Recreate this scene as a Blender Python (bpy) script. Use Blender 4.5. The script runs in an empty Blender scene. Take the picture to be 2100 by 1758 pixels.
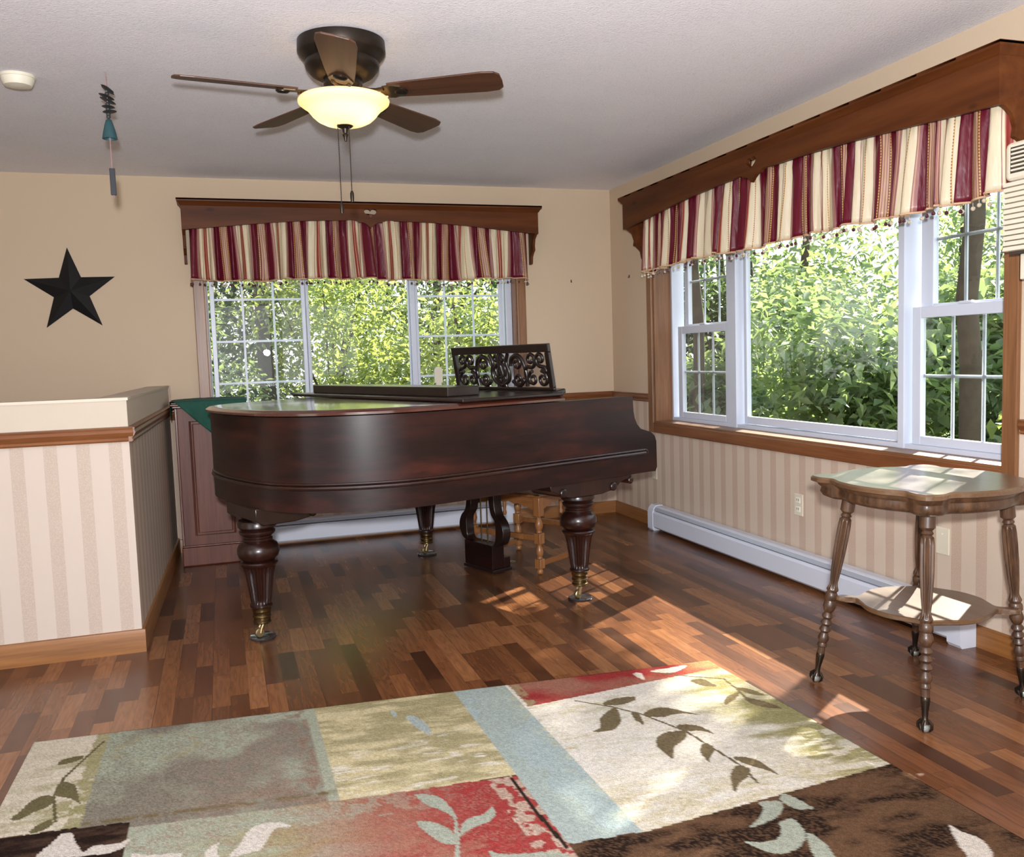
import bpy, bmesh, math, random
import numpy as np
from mathutils import Vector, Matrix, Euler

rnd = random.Random(7)
PI = math.pi
scene = bpy.context.scene
COL = scene.collection
H = 2.465                       # ceiling height

# ------------------------------------------------------------------ helpers
class MB:
    """collects geometry for one mesh object"""
    def __init__(self):
        self.v = []; self.f = []; self.mi = []; self.uv = None; self.cur = 0
    def add(self, verts, faces, M=None):
        o = len(self.v)
        if M is not None:
            verts = [tuple(M @ Vector(p)) for p in verts]
        self.v.extend(verts)
        for f in faces:
            self.f.append([i + o for i in f]); self.mi.append(self.cur)
        return self
    def box(self, a, b, M=None):
        x0, y0, z0 = a; x1, y1, z1 = b
        v = [(x0,y0,z0),(x1,y0,z0),(x1,y1,z0),(x0,y1,z0),(x0,y0,z1),(x1,y0,z1),(x1,y1,z1),(x0,y1,z1)]
        return self.add(v, [(0,3,2,1),(4,5,6,7),(0,1,5,4),(1,2,6,5),(2,3,7,6),(3,0,4,7)], M)
    def cbox(self, c, s, M=None):
        return self.box([c[i]-s[i]/2 for i in range(3)], [c[i]+s[i]/2 for i in range(3)], M)
    def lathe(self, prof, n=32, M=None, flute=None, rmul=None):
        """prof: (r,z) list from bottom or top; flute=(z0,z1,count,depth)"""
        v = []; f = []
        for (r, z) in prof:
            for i in range(n):
                t = 2*PI*i/n; rr = r
                if flute and flute[0] <= z <= flute[1]:
                    rr = r*(1 - flute[3]*(0.5+0.5*math.cos(flute[2]*t)))
                v.append((rr*math.cos(t), rr*math.sin(t), z))
        m = len(prof)
        up = prof[-1][1] > prof[0][1]
        for j in range(m-1):
            for i in range(n):
                a = j*n+i; b = j*n+(i+1) % n; c = (j+1)*n+(i+1) % n; d = (j+1)*n+i
                f.append((a,b,c,d) if up else (d,c,b,a))
        if prof[0][0] > 1e-5: f.append(tuple(range(n))[::-1] if up else tuple(range(n)))
        if prof[-1][0] > 1e-5:
            k = tuple(range((m-1)*n, m*n)); f.append(k if up else k[::-1])
        return self.add(v, f, M)
    def tube(self, path, r, n=10, M=None, cap=True, closed=False):
        P = [Vector(p) for p in path]; v = []; f = []
        rs = r if isinstance(r, (list, tuple)) else [r]*len(P)
        prev = None
        for i, p in enumerate(P):
            if closed: t = (P[(i+1) % len(P)] - P[i-1])
            else: t = (P[min(i+1, len(P)-1)] - P[max(i-1, 0)])
            t = t.normalized() if t.length > 1e-9 else Vector((0,0,1))
            if prev is None:
                u = t.orthogonal().normalized()
            else:
                u = prev - t*prev.dot(t)
                u = u.normalized() if u.length > 1e-6 else t.orthogonal().normalized()
            prev = u; w = t.cross(u)
            for k in range(n):
                a = 2*PI*k/n
                v.append(tuple(p + (u*math.cos(a)+w*math.sin(a))*rs[i]))
        m = len(P); R = m if closed else m-1
        for j in range(R):
            for k in range(n):
                a = j*n+k; b = j*n+(k+1) % n; c = ((j+1) % m)*n+(k+1) % n; d = ((j+1) % m)*n+k
                f.append((a,b,c,d))
        if cap and not closed:
            f.append(tuple(range(n))[::-1]); f.append(tuple(range((m-1)*n, m*n)))
        return self.add(v, f, M)
    def prism(self, outline, z0, z1, M=None, bottom=True, top=True):
        """closed 2D outline extruded along z"""
        a = sum(outline[i][0]*outline[(i+1) % len(outline)][1]-outline[(i+1) % len(outline)][0]*outline[i][1] for i in range(len(outline)))
        if a < 0: outline = outline[::-1]
        n = len(outline)
        v = [(x,y,z0) for x,y in outline]+[(x,y,z1) for x,y in outline]
        f = [(i,(i+1) % n,n+(i+1) % n,n+i) for i in range(n)]
        if bottom: f.append(tuple(range(n))[::-1])
        if top: f.append(tuple(range(n,2*n)))
        return self.add(v, f, M)
    def sphere(self, c, r, nu=10, nv=6, M=None, sc=(1,1,1)):
        v = [(c[0],c[1],c[2]-r*sc[2])]; f = []
        for j in range(1, nv):
            ph = -PI/2+PI*j/nv
            for i in range(nu):
                t = 2*PI*i/nu
                v.append((c[0]+sc[0]*r*math.cos(ph)*math.cos(t), c[1]+sc[1]*r*math.cos(ph)*math.sin(t), c[2]+sc[2]*r*math.sin(ph)))
        v.append((c[0],c[1],c[2]+r*sc[2])); N = len(v)-1
        for i in range(nu): f.append((0, 1+(i+1) % nu, 1+i))
        for j in range(nv-2):
            for i in range(nu):
                a = 1+j*nu+i; b = 1+j*nu+(i+1) % nu
                f.append((a,b,b+nu,a+nu))
        o = 1+(nv-2)*nu
        for i in range(nu): f.append((o+i, o+(i+1) % nu, N))
        return self.add(v, f, M)
    def build(self, name, mats, parent=None, smooth=35, bevel=0, seg=2, loc=None, rot=None):
        me = bpy.data.meshes.new(name)
        me.from_pydata([tuple(p) for p in self.v], [], self.f)
        if not isinstance(mats, (list, tuple)): mats = [mats]
        for m in mats: me.materials.append(m)
        if len(mats) > 1: me.polygons.foreach_set('material_index', self.mi)
        if smooth:
            me.polygons.foreach_set('use_smooth', [True]*len(me.polygons))
            me.set_sharp_from_angle(angle=math.radians(smooth))
        me.update()
        o = bpy.data.objects.new(name, me); COL.objects.link(o)
        if parent is not None: o.parent = parent
        if loc is not None: o.location = loc
        if rot is not None: o.rotation_euler = rot
        if bevel:
            b = o.modifiers.new('bevel', 'BEVEL'); b.width = bevel; b.segments = seg
            b.limit_method = 'ANGLE'; b.angle_limit = math.radians(40); b.harden_normals = False
        return o

def catmull(pts, closed=True, k=6):
    n = len(pts); out = []
    R = n if closed else n-1
    for i in range(R):
        if closed: p = [pts[(i+j-1) % n] for j in range(4)]
        else: p = [pts[max(0,min(n-1,i+j-1))] for j in range(4)]
        for s in range(k):
            t = s/k
            out.append(tuple(0.5*(2*p[1][d]+(-p[0][d]+p[2][d])*t+(2*p[0][d]-5*p[1][d]+4*p[2][d]-p[3][d])*t*t+(-p[0][d]+3*p[1][d]-3*p[2][d]+p[3][d])*t**3) for d in range(len(pts[0]))))
    if not closed: out.append(tuple(pts[-1]))
    return out

def tag(o, label, cat, group=None, kind=None):
    o['label'] = label; o['category'] = cat
    if group: o['group'] = group
    if kind: o['kind'] = kind
    return o
def thing(name, label, cat, loc=(0,0,0), rz=0, group=None):
    o = bpy.data.objects.new(name, None); COL.objects.link(o)
    o.empty_display_size = .1; o.location = loc; o.rotation_euler = (0,0,rz)
    return tag(o, label, cat, group)
def struct(o, label, cat):
    o['kind'] = 'structure'; o['label'] = label; o['category'] = cat
    return o
def copy_tree(src, parent=None):
    c = src.copy(); COL.objects.link(c)
    if parent is not None: c.parent = parent
    for ch in list(src.children): copy_tree(ch, c)
    return c
def T(x, y, z): return Matrix.Translation((x,y,z))
def R(axis, deg): return Matrix.Rotation(math.radians(deg), 4, axis)

# ------------------------------------------------------------------ materials
def srgb(r, g, b):
    f = lambda c: (c/255/12.92) if c/255 <= .04045 else ((c/255+.055)/1.055)**2.4
    return (f(r), f(g), f(b), 1)
class N:
    def __init__(self, name):
        self.m = bpy.data.materials.new(name); self.m.use_nodes = True
        self.t = self.m.node_tree; self.t.nodes.clear()
        self.out = self.n('ShaderNodeOutputMaterial')
    def n(self, typ, **kw):
        nd = self.t.nodes.new(typ)
        for k, v in kw.items():
            if k.startswith('i_'): nd.inputs[k[2:].replace('_', ' ')].default_value = v
            else: setattr(nd, k, v)
        return nd
    def l(self, a, b): self.t.links.new(a, b)
    def math(self, op, a, b=None, c=None):
        nd = self.n('ShaderNodeMath', operation=op)
        for i, x in enumerate((a, b, c)):
            if x is None: continue
            if isinstance(x, (int, float)): nd.inputs[i].default_value = x
            else: self.l(x, nd.inputs[i])
        return nd.outputs[0]
    def mix(self, fac, a, b, blend='MIX'):
        nd = self.n('ShaderNodeMix', data_type='RGBA', blend_type=blend)
        for s, x in ((0, fac), (6, a), (7, b)):
            if isinstance(x, (int, float)): nd.inputs[s].default_value = x
            elif isinstance(x, tuple): nd.inputs[s].default_value = x
            else: self.l(x, nd.inputs[s])
        return nd.outputs[2]
    def ramp(self, fac, stops, interp='LINEAR'):
        nd = self.n('ShaderNodeValToRGB'); cr = nd.color_ramp; cr.interpolation = interp
        while len(cr.elements) < len(stops): cr.elements.new(.5)
        for e, (p, c) in zip(cr.elements, stops): e.position = p; e.color = c
        self.l(fac, nd.inputs[0]); return nd.outputs[0]
    def pbsdf(self, color=None, rough=.5, metal=0, coat=0, coat_rough=.1, spec=.5, normal=None, sheen=0, trans=0):
        p = self.n('ShaderNodeBsdfPrincipled')
        if isinstance(color, tuple): p.inputs['Base Color'].default_value = color
        elif color is not None: self.l(color, p.inputs['Base Color'])
        for k, v in (('Roughness',rough),('Metallic',metal),('Coat Weight',coat),('Coat Roughness',coat_rough),('Specular IOR Level',spec),('Sheen Weight',sheen)):
            if isinstance(v, (int,float)): p.inputs[k].default_value = v
            else: self.l(v, p.inputs[k])
        if normal is not None: self.l(normal, p.inputs['Normal'])
        return p
    def bump(self, h, strength=.2, dist=.01):
        b = self.n('ShaderNodeBump'); b.inputs['Strength'].default_value = strength; b.inputs['Distance'].default_value = dist
        self.l(h, b.inputs['Height']); return b.outputs[0]
    def noise(self, vec, scale, detail=3, rough=.5, dim='3D'):
        nd = self.n('ShaderNodeTexNoise'); nd.inputs['Scale'].default_value = scale
        nd.inputs['Detail'].default_value = detail; nd.inputs['Roughness'].default_value = rough
        if vec is not None: self.l(vec, nd.inputs['Vector'])
        return nd.outputs['Fac']
    def mapped(self, coord='Object', scale=(1,1,1), loc=(0,0,0)):
        tc = self.n('ShaderNodeTexCoord'); mp = self.n('ShaderNodeMapping')
        mp.inputs['Scale'].default_value = scale; mp.inputs['Location'].default_value = loc
        self.l(tc.outputs[coord], mp.inputs[0]); return mp.outputs[0]
    def done(self, sh):
        self.l(sh.outputs[0] if hasattr(sh, 'outputs') else sh, self.out.inputs[0]); return self.m

def plain(name, c, rough=.5, metal=0, coat=0, spec=.5, noise=0, scale=30):
    k = N(name)
    if noise:
        v = k.mapped('Object')
        col = k.mix(k.noise(v, scale, 4), tuple([x*(1-noise) for x in c[:3]]+[1]), tuple([min(1,x*(1+noise)) for x in c[:3]]+[1]))
    else: col = c
    return k.done(k.pbsdf(col, rough, metal, coat, .1, spec))
def wood(name, dark, mid, light, axis='X', rough=.4, coat=0, coat_rough=.15, fine=1.0, bump=.05):
    k = N(name)
    s = {'X':(1.2,14,14),'Y':(14,1.2,14),'Z':(14,14,1.2)}[axis]
    v = k.mapped('Object', tuple(x*fine for x in s))
    a = k.noise(v, 1.0, 5, .6)
    s2 = {'X':(4,120,120),'Y':(120,4,120),'Z':(120,120,4)}[axis]
    b = k.noise(k.mapped('Object', s2), 1.0, 3, .6)
    col = k.ramp(a, [(.25, dark), (.5, mid), (.75, light)])
    col = k.mix(.35, col, k.ramp(b, [(.3, dark), (.7, light)]))
    nm = k.bump(b, bump, .004)
    return k.done(k.pbsdf(col, rough, 0, coat, coat_rough, .5, nm))

# floor: three-strip plank laminate running towards the back wall
def floor_material():
    k = N('laminate_floor')
    g = k.n('ShaderNodeNewGeometry'); sp = k.n('ShaderNodeSeparateXYZ'); k.l(g.outputs['Position'], sp.inputs[0])
    X, Y = sp.outputs[0], sp.outputs[1]
    xs = k.math('DIVIDE', X, .066); ix = k.math('FLOOR', xs)
    wn = k.n('ShaderNodeTexWhiteNoise', noise_dimensions='1D'); k.l(ix, wn.inputs['W'])
    ys = k.math('ADD', k.math('DIVIDE', Y, .34), k.math('MULTIPLY', wn.outputs['Value'], 9.7)); iy = k.math('FLOOR', ys)
    cm = k.n('ShaderNodeCombineXYZ'); k.l(ix, cm.inputs[0]); k.l(iy, cm.inputs[1])
    w2 = k.n('ShaderNodeTexWhiteNoise', noise_dimensions='2D'); k.l(cm.outputs[0], w2.inputs['Vector'])
    base = k.ramp(w2.outputs['Value'], [(0, srgb(60,35,23)), (.14, srgb(84,50,31)), (.5, srgb(104,64,39)), (.8, srgb(122,78,47)), (1, srgb(138,92,58))])
    # grain
    off = k.n('ShaderNodeVectorMath', operation='MULTIPLY_ADD')
    k.l(w2.outputs['Color'], off.inputs[0]); off.inputs[1].default_value = (9,9,9); k.l(g.outputs['Position'], off.inputs[2])
    mp = k.n('ShaderNodeMapping'); mp.inputs['Scale'].default_value = (70,3.5,1); k.l(off.outputs[0], mp.inputs[0])
    gr = k.noise(mp.outputs[0], 1.0, 5, .65)
    mp2 = k.n('ShaderNodeMapping'); mp2.inputs['Scale'].default_value = (22,2.4,1); k.l(off.outputs[0], mp2.inputs[0])
    wv = k.noise(mp2.outputs[0], 1.0, 2, .5)
    gf = k.math('FRACT', k.math('MULTIPLY', wv, 7.0))
    fac = k.ramp(gr, [(.3, (.86,.85,.84,1)), (.6, (1.05,1.05,1.05,1)), (.8, (1.2,1.2,1.17,1))])
    col = k.mix(1.0, base, fac, 'MULTIPLY')
    col = k.mix(1.0, col, k.ramp(gf, [(0, (.8,.78,.76,1)), (.5, (1.08,1.08,1.08,1)), (1, (.9,.9,.9,1))]), 'MULTIPLY')
    # joints between planks of three strips
    fx = k.math('FRACT', k.math('DIVIDE', X, .198)); e1 = k.math('LESS_THAN', fx, .012)
    fy = k.math('FRACT', ys); e2 = k.math('LESS_THAN', fy, .008)
    fs = k.math('FRACT', xs); e3 = k.math('LESS_THAN', fs, .025)
    e = k.math('MAXIMUM', k.math('MULTIPLY', e1, .55), k.math('MULTIPLY', k.math('MAXIMUM', e2, e3), .28))
    col = k.mix(e, col, (.012,.006,.004,1))
    rg = k.ramp(gr, [(.2, (.23,.23,.23,1)), (.8, (.28,.28,.28,1))])
    return k.done(k.pbsdf(col, rg, 0, 0, .1, .5, k.bump(gr, .02, .001)))

def wall_material(name, coord, rail_z, upper, stripes_a, stripes_b, period=.128, duty=.42, phase=0.0):
    k = N(name)
    g = k.n('ShaderNodeNewGeometry'); sp = k.n('ShaderNodeSeparateXYZ'); k.l(g.outputs['Position'], sp.inputs[0])
    c = sp.outputs[coord]; z = sp.outputs[2]
    fr = k.math('FRACT', k.math('ADD', k.math('DIVIDE', c, period), 50+phase))
    st = k.math('LESS_THAN', fr, duty)
    sc = k.noise(k.mapped('Object'), 260, 2, .6)
    speck = k.math('GREATER_THAN', sc, .47)
    col_s = k.mix(k.math('MULTIPLY', st, k.math('ADD', k.math('MULTIPLY', speck, .5), .5)), stripes_a, stripes_b)
    up = k.mix(k.noise(k.mapped('Object'), 90, 3), tuple(x*.97 for x in upper[:3])+(1,), upper)
    isup = k.math('GREATER_THAN', z, rail_z)
    col = k.mix(isup, col_s, up)
    return k.done(k.pbsdf(col, .75, 0, 0, .1, .25, k.bump(k.noise(k.mapped('Object'), 320, 2), .08, .001)))

UP = srgb(200,179,154)
SA, SB = srgb(200,182,164), srgb(184,160,142)
M_floor = floor_material()
M_wall_back = wall_material('wall_paint_and_paper', 0, .90, UP, SA, SB)
M_wall_right = wall_material('wall_paint_and_paper_side', 1, .90, UP, SA, SB, .128, .42, .3)
CRM = srgb(194,182,166)
M_half_front = wall_material('partition_paper', 0, .95, CRM, srgb(196,182,170), srgb(182,165,151), .126, .42, .55)
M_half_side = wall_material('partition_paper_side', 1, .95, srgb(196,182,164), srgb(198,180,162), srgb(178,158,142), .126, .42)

def ceiling_material():
    k = N('textured_ceiling'); v = k.mapped('Object')
    n1 = k.noise(v, 130, 3, .6); n2 = k.noise(v, 4, 3)
    col = k.mix(n2, srgb(236,235,241), srgb(243,242,248))
    col = k.mix(k.math('MULTIPLY', k.math('LESS_THAN', n1, .42), .12), col, srgb(150,145,150))
    return k.done(k.pbsdf(col, .9, 0, 0, .1, .1, k.bump(n1, .55, .006)))
M_ceil = ceiling_material()

M_vinyl = plain('white_vinyl', srgb(200,206,220), .35)
M_muntin = plain('white_grille', srgb(206,214,226), .4)
OAK = (srgb(92,58,34), srgb(126,84,52), srgb(150,106,70))
M_oak = {a: wood('oak_trim_'+a, *OAK, axis=a, rough=.38) for a in 'XYZ'}
RAIL = (srgb(84,44,22), srgb(120,72,40), srgb(144,94,56))
M_rail = {a: wood('rail_wood_'+a, *RAIL, axis=a, rough=.35) for a in 'XY'}
M_base = {a: wood('baseboard_wood_'+a, srgb(104,62,26), srgb(142,92,46), srgb(162,112,62), axis=a, rough=.4) for a in 'XY'}
def cornice_wood(ax):
    k = N('cornice_pine_'+ax)
    s = (1.0,12,12) if ax == 'X' else (12,1.0,12)
    a = k.noise(k.mapped('Object', s), 1.0, 5, .6)
    col = k.ramp(a, [(.25, srgb(72,34,12)), (.5, srgb(100,52,20)), (.78, srgb(122,70,32))])
    vo = k.n('ShaderNodeTexVoronoi'); vo.inputs['Scale'].default_value = 1.0
    k_ = .72
    col = k.mix(1.0, col, (k_,k_,k_,1), 'MULTIPLY')
    s2 = (3.2,1,7) if ax == 'X' else (1,3.2,7)
    k.l(k.mapped('Object', s2, (.31,.2,.4)), vo.inputs['Vector'])
    kn = k.ramp(vo.outputs['Distance'], [(0, (1,1,1,1)), (.05, (1,1,1,1)), (.11, (0,0,0,1))])
    col = k.mix(kn, col, srgb(52,26,12))
    return k.done(k.pbsdf(col, .5, 0, 0, .2, .2))
M_corn = {a: cornice_wood(a) for a in 'XY'}
def mahogany():
    k = N('mahogany_case'); v = k.mapped('Object', (1.6,1.6,7)); a = k.noise(v, 1.6, 5, .65)
    b = k.noise(k.mapped('Object', (5,5,160)), 1.0, 3)
    col = k.ramp(a, [(.32, srgb(14,8,7)), (.48, srgb(27,11,9)), (.62, srgb(48,18,12)), (.85, srgb(78,33,20))])
    col = k.mix(.25, col, k.ramp(b, [(.3, srgb(14,8,7)), (.7, srgb(46,20,14))]))
    return k.done(k.pbsdf(col, k.ramp(a, [(.3, (.34,)*3+(1,)), (.7, (.42,)*3+(1,))]), 0, .06, .2, .28))
M_mahog = mahogany()
M_mahog_leg = wood('mahogany_turned', srgb(16,8,7), srgb(31,14,10), srgb(50,22,15), 'Z', .3, .15, .15)
M_ebony = plain('dark_carved_wood', srgb(26,16,13), .3, coat=.3, noise=.3)
M_lid = plain('lid_mahogany', srgb(72,36,26), .17, coat=.8, noise=.25, scale=8)
M_brass = plain('aged_brass', srgb(112,94,62), .38, 1, noise=.25)
M_castbrass = plain('bright_brass', srgb(160,140,104), .4, .9)
M_pewter = plain('caster_cup_glass', srgb(70,70,72), .12, .5, coat=1)
M_stool = wood('stool_oak', srgb(98,58,29), srgb(138,89,48), srgb(168,118,70), 'Z', .38, .2)
M_stool_x = wood('stool_oak_rail', srgb(92,53,26), srgb(130,82,44), srgb(160,110,64), 'X', .38, .2)
M_cab = wood('cabinet_mahogany', srgb(66,30,20), srgb(98,50,35), srgb(122,70,50), 'Z', .5, .0)
M_cab_dark = wood('cabinet_moulding', srgb(56,26,18), srgb(92,48,34), srgb(120,70,52), 'Z', .3, .2)
M_cloth = plain('green_cloth', srgb(22,74,60), .85, noise=.25, scale=60)
M_table_top = wood('table_oak_top', srgb(62,42,27), srgb(90,64,42), srgb(112,84,58), 'Y', .3, .7, .27)
M_table = wood('table_oak', srgb(30,18,12), srgb(64,41,27), srgb(108,78,54), 'Z', .4, .15, fine=2)
M_claw = plain('black_claw_metal', srgb(58,48,40), .32, .8, noise=.3)
M_ball = plain('glass_ball', srgb(120,124,118), .08, 0, 1)
M_black = plain('black_star_metal', srgb(20,19,20), .5, .3, noise=.2)
M_bronze = plain('oil_rubbed_bronze', srgb(48,40,34), .38, .7, noise=.2)
M_bronze2 = plain('bronze_bracket', srgb(92,76,54), .35, .8, noise=.2)
M_blade = wood('fan_blade_walnut', srgb(46,28,20), srgb(70,42,28), srgb(92,56,36), 'X', .45)
M_heater = plain('heater_enamel', srgb(208,212,224), .4)
M_heater_slot = plain('heater_slot_shade', srgb(60,62,70), .6)  # dark colour stands in for the shade inside the open slot
M_heater_damper = plain('heater_damper', srgb(176,182,194), .35, .3)
M_ivory = plain('ivory_plastic', srgb(214,206,186), .45)
M_ivory_d = plain('outlet_face', srgb(226,220,204), .4)
M_beige = plain('beige_plastic', srgb(216,206,186), .5)
M_gap = plain('dark_gap', srgb(60,52,44), .8)  # dark colour stands in for shade in slots and gaps; also the hooks' own
M_detector = plain('cream_plastic', srgb(222,216,198), .5)
M_slate = plain('slate_shell', srgb(46,50,52), .55, noise=.3)
M_teal = plain('teal_bell', srgb(38,74,80), .45, noise=.3)
M_cord = plain('cord_pink', srgb(150,118,120), .8)
M_navy = plain('dark_sail', srgb(24,28,36), .6, noise=.2)
M_braid = plain('braid_trim', srgb(196,160,128), .8, noise=.35, scale=300)
M_bead_w = plain('bead_wine', srgb(74,24,34), .15, coat=1)
M_bead_c = plain('bead_crystal', srgb(196,180,158), .1, coat=1)
M_bark = plain('bark', srgb(74,66,56), .9, noise=.5, scale=14)
M_grass = plain('grass_ground', srgb(60,86,36), .95, noise=.5, scale=6)

def glass_material():
    k = N('window_glass')
    tr = k.n('ShaderNodeBsdfTransparent'); tr.inputs[0].default_value = (.96,.98,.97,1)
    gl = k.n('ShaderNodeBsdfGlossy'); gl.inputs['Roughness'].default_value = 0.0
    fr = k.n('ShaderNodeFresnel'); fr.inputs['IOR'].default_value = 1.5
    mx = k.n('ShaderNodeMixShader'); k.l(k.math('MULTIPLY', fr.outputs[0], 1.3), mx.inputs[0]); k.l(tr.outputs[0], mx.inputs[1]); k.l(gl.outputs[0], mx.inputs[2])
    return k.done(mx)
M_glass = glass_material()
def screen_material():
    k = N('insect_mesh')
    tr = k.n('ShaderNodeBsdfTransparent'); df = k.n('ShaderNodeBsdfDiffuse'); df.inputs[0].default_value = (.10,.10,.10,1)
    mx = k.n('ShaderNodeMixShader'); mx.inputs[0].default_value = .42
    k.l(tr.outputs[0], mx.inputs[1]); k.l(df.outputs[0], mx.inputs[2]); return k.done(mx)
M_screen = screen_material()

def leaf_material(name, a, b, tcol, tr=.5):
    k = N(name)
    oi = k.n('ShaderNodeNewGeometry')
    wn = oi.outputs['Random Per Island']
    col = k.mix(wn, a, b)
    df = k.pbsdf(col, .38, 0, 0, .1, .6)
    tl = k.n('ShaderNodeBsdfTranslucent'); k.l(k.mix(wn, tcol, tuple(x*.7 for x in tcol[:3])+(1,)), tl.inputs[0])
    mx = k.n('ShaderNodeMixShader'); mx.inputs[0].default_value = tr
    k.l(df.outputs[0], mx.inputs[1]); k.l(tl.outputs[0], mx.inputs[2]); return k.done(mx)
M_leaf = [leaf_material('leaf_light', srgb(112,132,90), srgb(142,156,112), srgb(186,200,104), .5),
          leaf_material('leaf_mid', srgb(112,136,104), srgb(146,166,136), srgb(172,194,116), .5),
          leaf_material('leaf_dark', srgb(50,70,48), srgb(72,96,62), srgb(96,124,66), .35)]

def bowl_material():
    k = N('frosted_amber_glass')
    tl = k.n('ShaderNodeBsdfTranslucent'); tl.inputs[0].default_value = (1.0,.90,.70,1)
    df = k.pbsdf((.84,.76,.62,1), .2, 0, 0, .1, .6)
    mx = k.n('ShaderNodeMixShader'); mx.inputs[0].default_value = .55
    k.l(df.outputs[0], mx.inputs[1]); k.l(tl.outputs[0], mx.inputs[2])
    em = k.n('ShaderNodeEmission'); em.inputs[0].default_value = (1.0,.74,.42,1); em.inputs[1].default_value = .10
    ad = k.n('ShaderNodeAddShader'); k.l(mx.outputs[0], ad.inputs[0]); k.l(em.outputs[0], ad.inputs[1])
    return k.done(ad)
M_bowl = bowl_material()
def bulb_material():
    k = N('lit_bulb'); em = k.n('ShaderNodeEmission'); em.inputs[0].default_value = (1,.80,.5,1); em.inputs[1].default_value = 25
    return k.done(em)
M_bulb = bulb_material()

def valance_material():
    k = N('striped_satin')
    uv = k.n('ShaderNodeUVMap'); sp = k.n('ShaderNodeSeparateXYZ'); k.l(uv.outputs[0], sp.inputs[0])
    fr = k.math('FRACT', k.math('DIVIDE', sp.outputs[0], .45))
    W, C, G, MV, RU, TA = srgb(92,13,33), srgb(206,192,164), srgb(190,150,92), srgb(144,96,94), srgb(138,52,46), srgb(176,142,112)
    st = [(0,W),(.175,G),(.19,W),(.203,TA),(.222,MV),(.234,TA),(.252,MV),(.264,TA),(.282,W),(.292,G),(.307,W),(.475,MV),(.50,TA),(.51,MV),(.53,C),(.64,MV),(.648,C),(.665,TA),(.675,RU),(.705,TA),(.715,RU),(.745,TA),(.755,C),(.83,G),(.84,C),(.93,MV),(.945,TA),(.955,MV),(.985,W)]
    n = k.n('ShaderNodeValToRGB'); cr = n.color_ramp; cr.interpolation = 'CONSTANT'
    while len(cr.elements) < len(st): cr.elements.new(.99)
    for e, (p, c) in zip(cr.elements, st): e.position = p
    for e, (p, c) in zip(cr.elements, st): e.color = c
    k.l(fr, n.inputs[0]); col = n.outputs[0]
    # twisted cord dots on the gold lines
    dz = k.math('GREATER_THAN', k.math('FRACT', k.math('DIVIDE', sp.outputs[1], .012)), .6)
    g1 = k.math('MULTIPLY', k.math('GREATER_THAN', fr, .175), k.math('LESS_THAN', fr, .19))
    g2 = k.math('MULTIPLY', k.math('GREATER_THAN', fr, .292), k.math('LESS_THAN', fr, .307))
    g3 = k.math('MULTIPLY', k.math('GREATER_THAN', fr, .83), k.math('LESS_THAN', fr, .84))
    col = k.mix(k.math('MULTIPLY', dz, k.math('MULTIPLY', .8, k.math('ADD', g1, k.math('ADD', g2, g3)))), col, (.08,.02,.02,1))
    nz = k.noise(k.mapped('Object', (30,30,8)), 1.0, 3)
    return k.done(k.pbsdf(col, .38, 0, 0, .1, .38, k.bump(nz, .35, .02), .0))
M_val = valance_material()

def rug_material():
    k = N('woven_rug')
    at = k.n('ShaderNodeAttribute', attribute_name='weave')
    v = k.mapped('Object'); n1 = k.noise(v, 420, 2, .7); n2 = k.noise(v, 60, 3)
    col = k.mix(1.0, at.outputs['Color'], k.ramp(n1, [(.3, (.55,.55,.55,1)), (.7, (1.2,1.2,1.2,1))]), 'MULTIPLY')
    return k.done(k.pbsdf(col, 1.0, 0, 0, .1, 0, k.bump(n1, .5, .006), 0))
M_rug = rug_material()

# ------------------------------------------------------------------ camera
cam_d = bpy.data.cameras.new('camera'); cam = bpy.data.objects.new('camera', cam_d); COL.objects.link(cam)
yaw, pit, rol = .3169, -.0838, -.0324
fv = Vector((math.sin(yaw)*math.cos(pit), math.cos(yaw)*math.cos(pit), math.sin(pit)))
r0 = Vector((math.cos(yaw), -math.sin(yaw), 0)); u0 = r0.cross(fv)
rv = math.cos(rol)*r0 + math.sin(rol)*u0; uv_ = -math.sin(rol)*r0 + math.cos(rol)*u0
CAM = Vector((-2.8673, -6.1900, 1.2463))
m4 = Matrix.Identity(4)
for i in range(3):
    m4[i][0] = rv[i]; m4[i][1] = uv_[i]; m4[i][2] = -fv[i]; m4[i][3] = CAM[i]
cam.matrix_world = m4
cam_d.sensor_fit = 'HORIZONTAL'; cam_d.sensor_width = 36; cam_d.lens = 1800/2100*36
cam_d.clip_start = .05; cam_d.clip_end = 200
scene.camera = cam

# ------------------------------------------------------------------ room shell
XL, YR = -5.6, -9.6
def simple_box(name, a, b, m, **kw): return MB().box(a, b).build(name, m, **kw)
struct(simple_box('floor', (XL,YR,-.12), (0,0,0), M_floor, smooth=0), 'dark brown three-strip wood laminate floor', 'floor')
struct(simple_box('ceiling', (XL-.2,YR-.2,H), (.2,.2,H+.15), M_ceil, smooth=0), 'grey-white textured ceiling', 'ceiling')
BW = (-2.945, -.77, .72, 2.12)          # back window opening x0 x1 z0 z1
RW = (-3.57, -.674, .741, 2.12)         # right window opening y0 y1 z0 z1
w = MB(); d = .2
w.box((XL-.2,0,-.12),(BW[0],d,H)); w.box((BW[1],0,-.12),(d,d,H)); w.box((BW[0],0,-.12),(BW[1],d,BW[2])); w.box((BW[0],0,BW[3]),(BW[1],d,H))
struct(w.build('wall_back', M_wall_back, smooth=0), 'beige back wall with striped paper below the chair rail', 'wall')
w = MB()
w.box((0,YR-.2,-.12),(d,RW[0],H)); w.box((0,RW[1],-.12),(d,0,H)); w.box((0,RW[0],-.12),(d,RW[1],RW[2])); w.box((0,RW[0],RW[3]),(d,RW[1],H))
struct(w.build('wall_right', M_wall_right, smooth=0), 'beige right wall with striped paper below the chair rail', 'wall')
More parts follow.
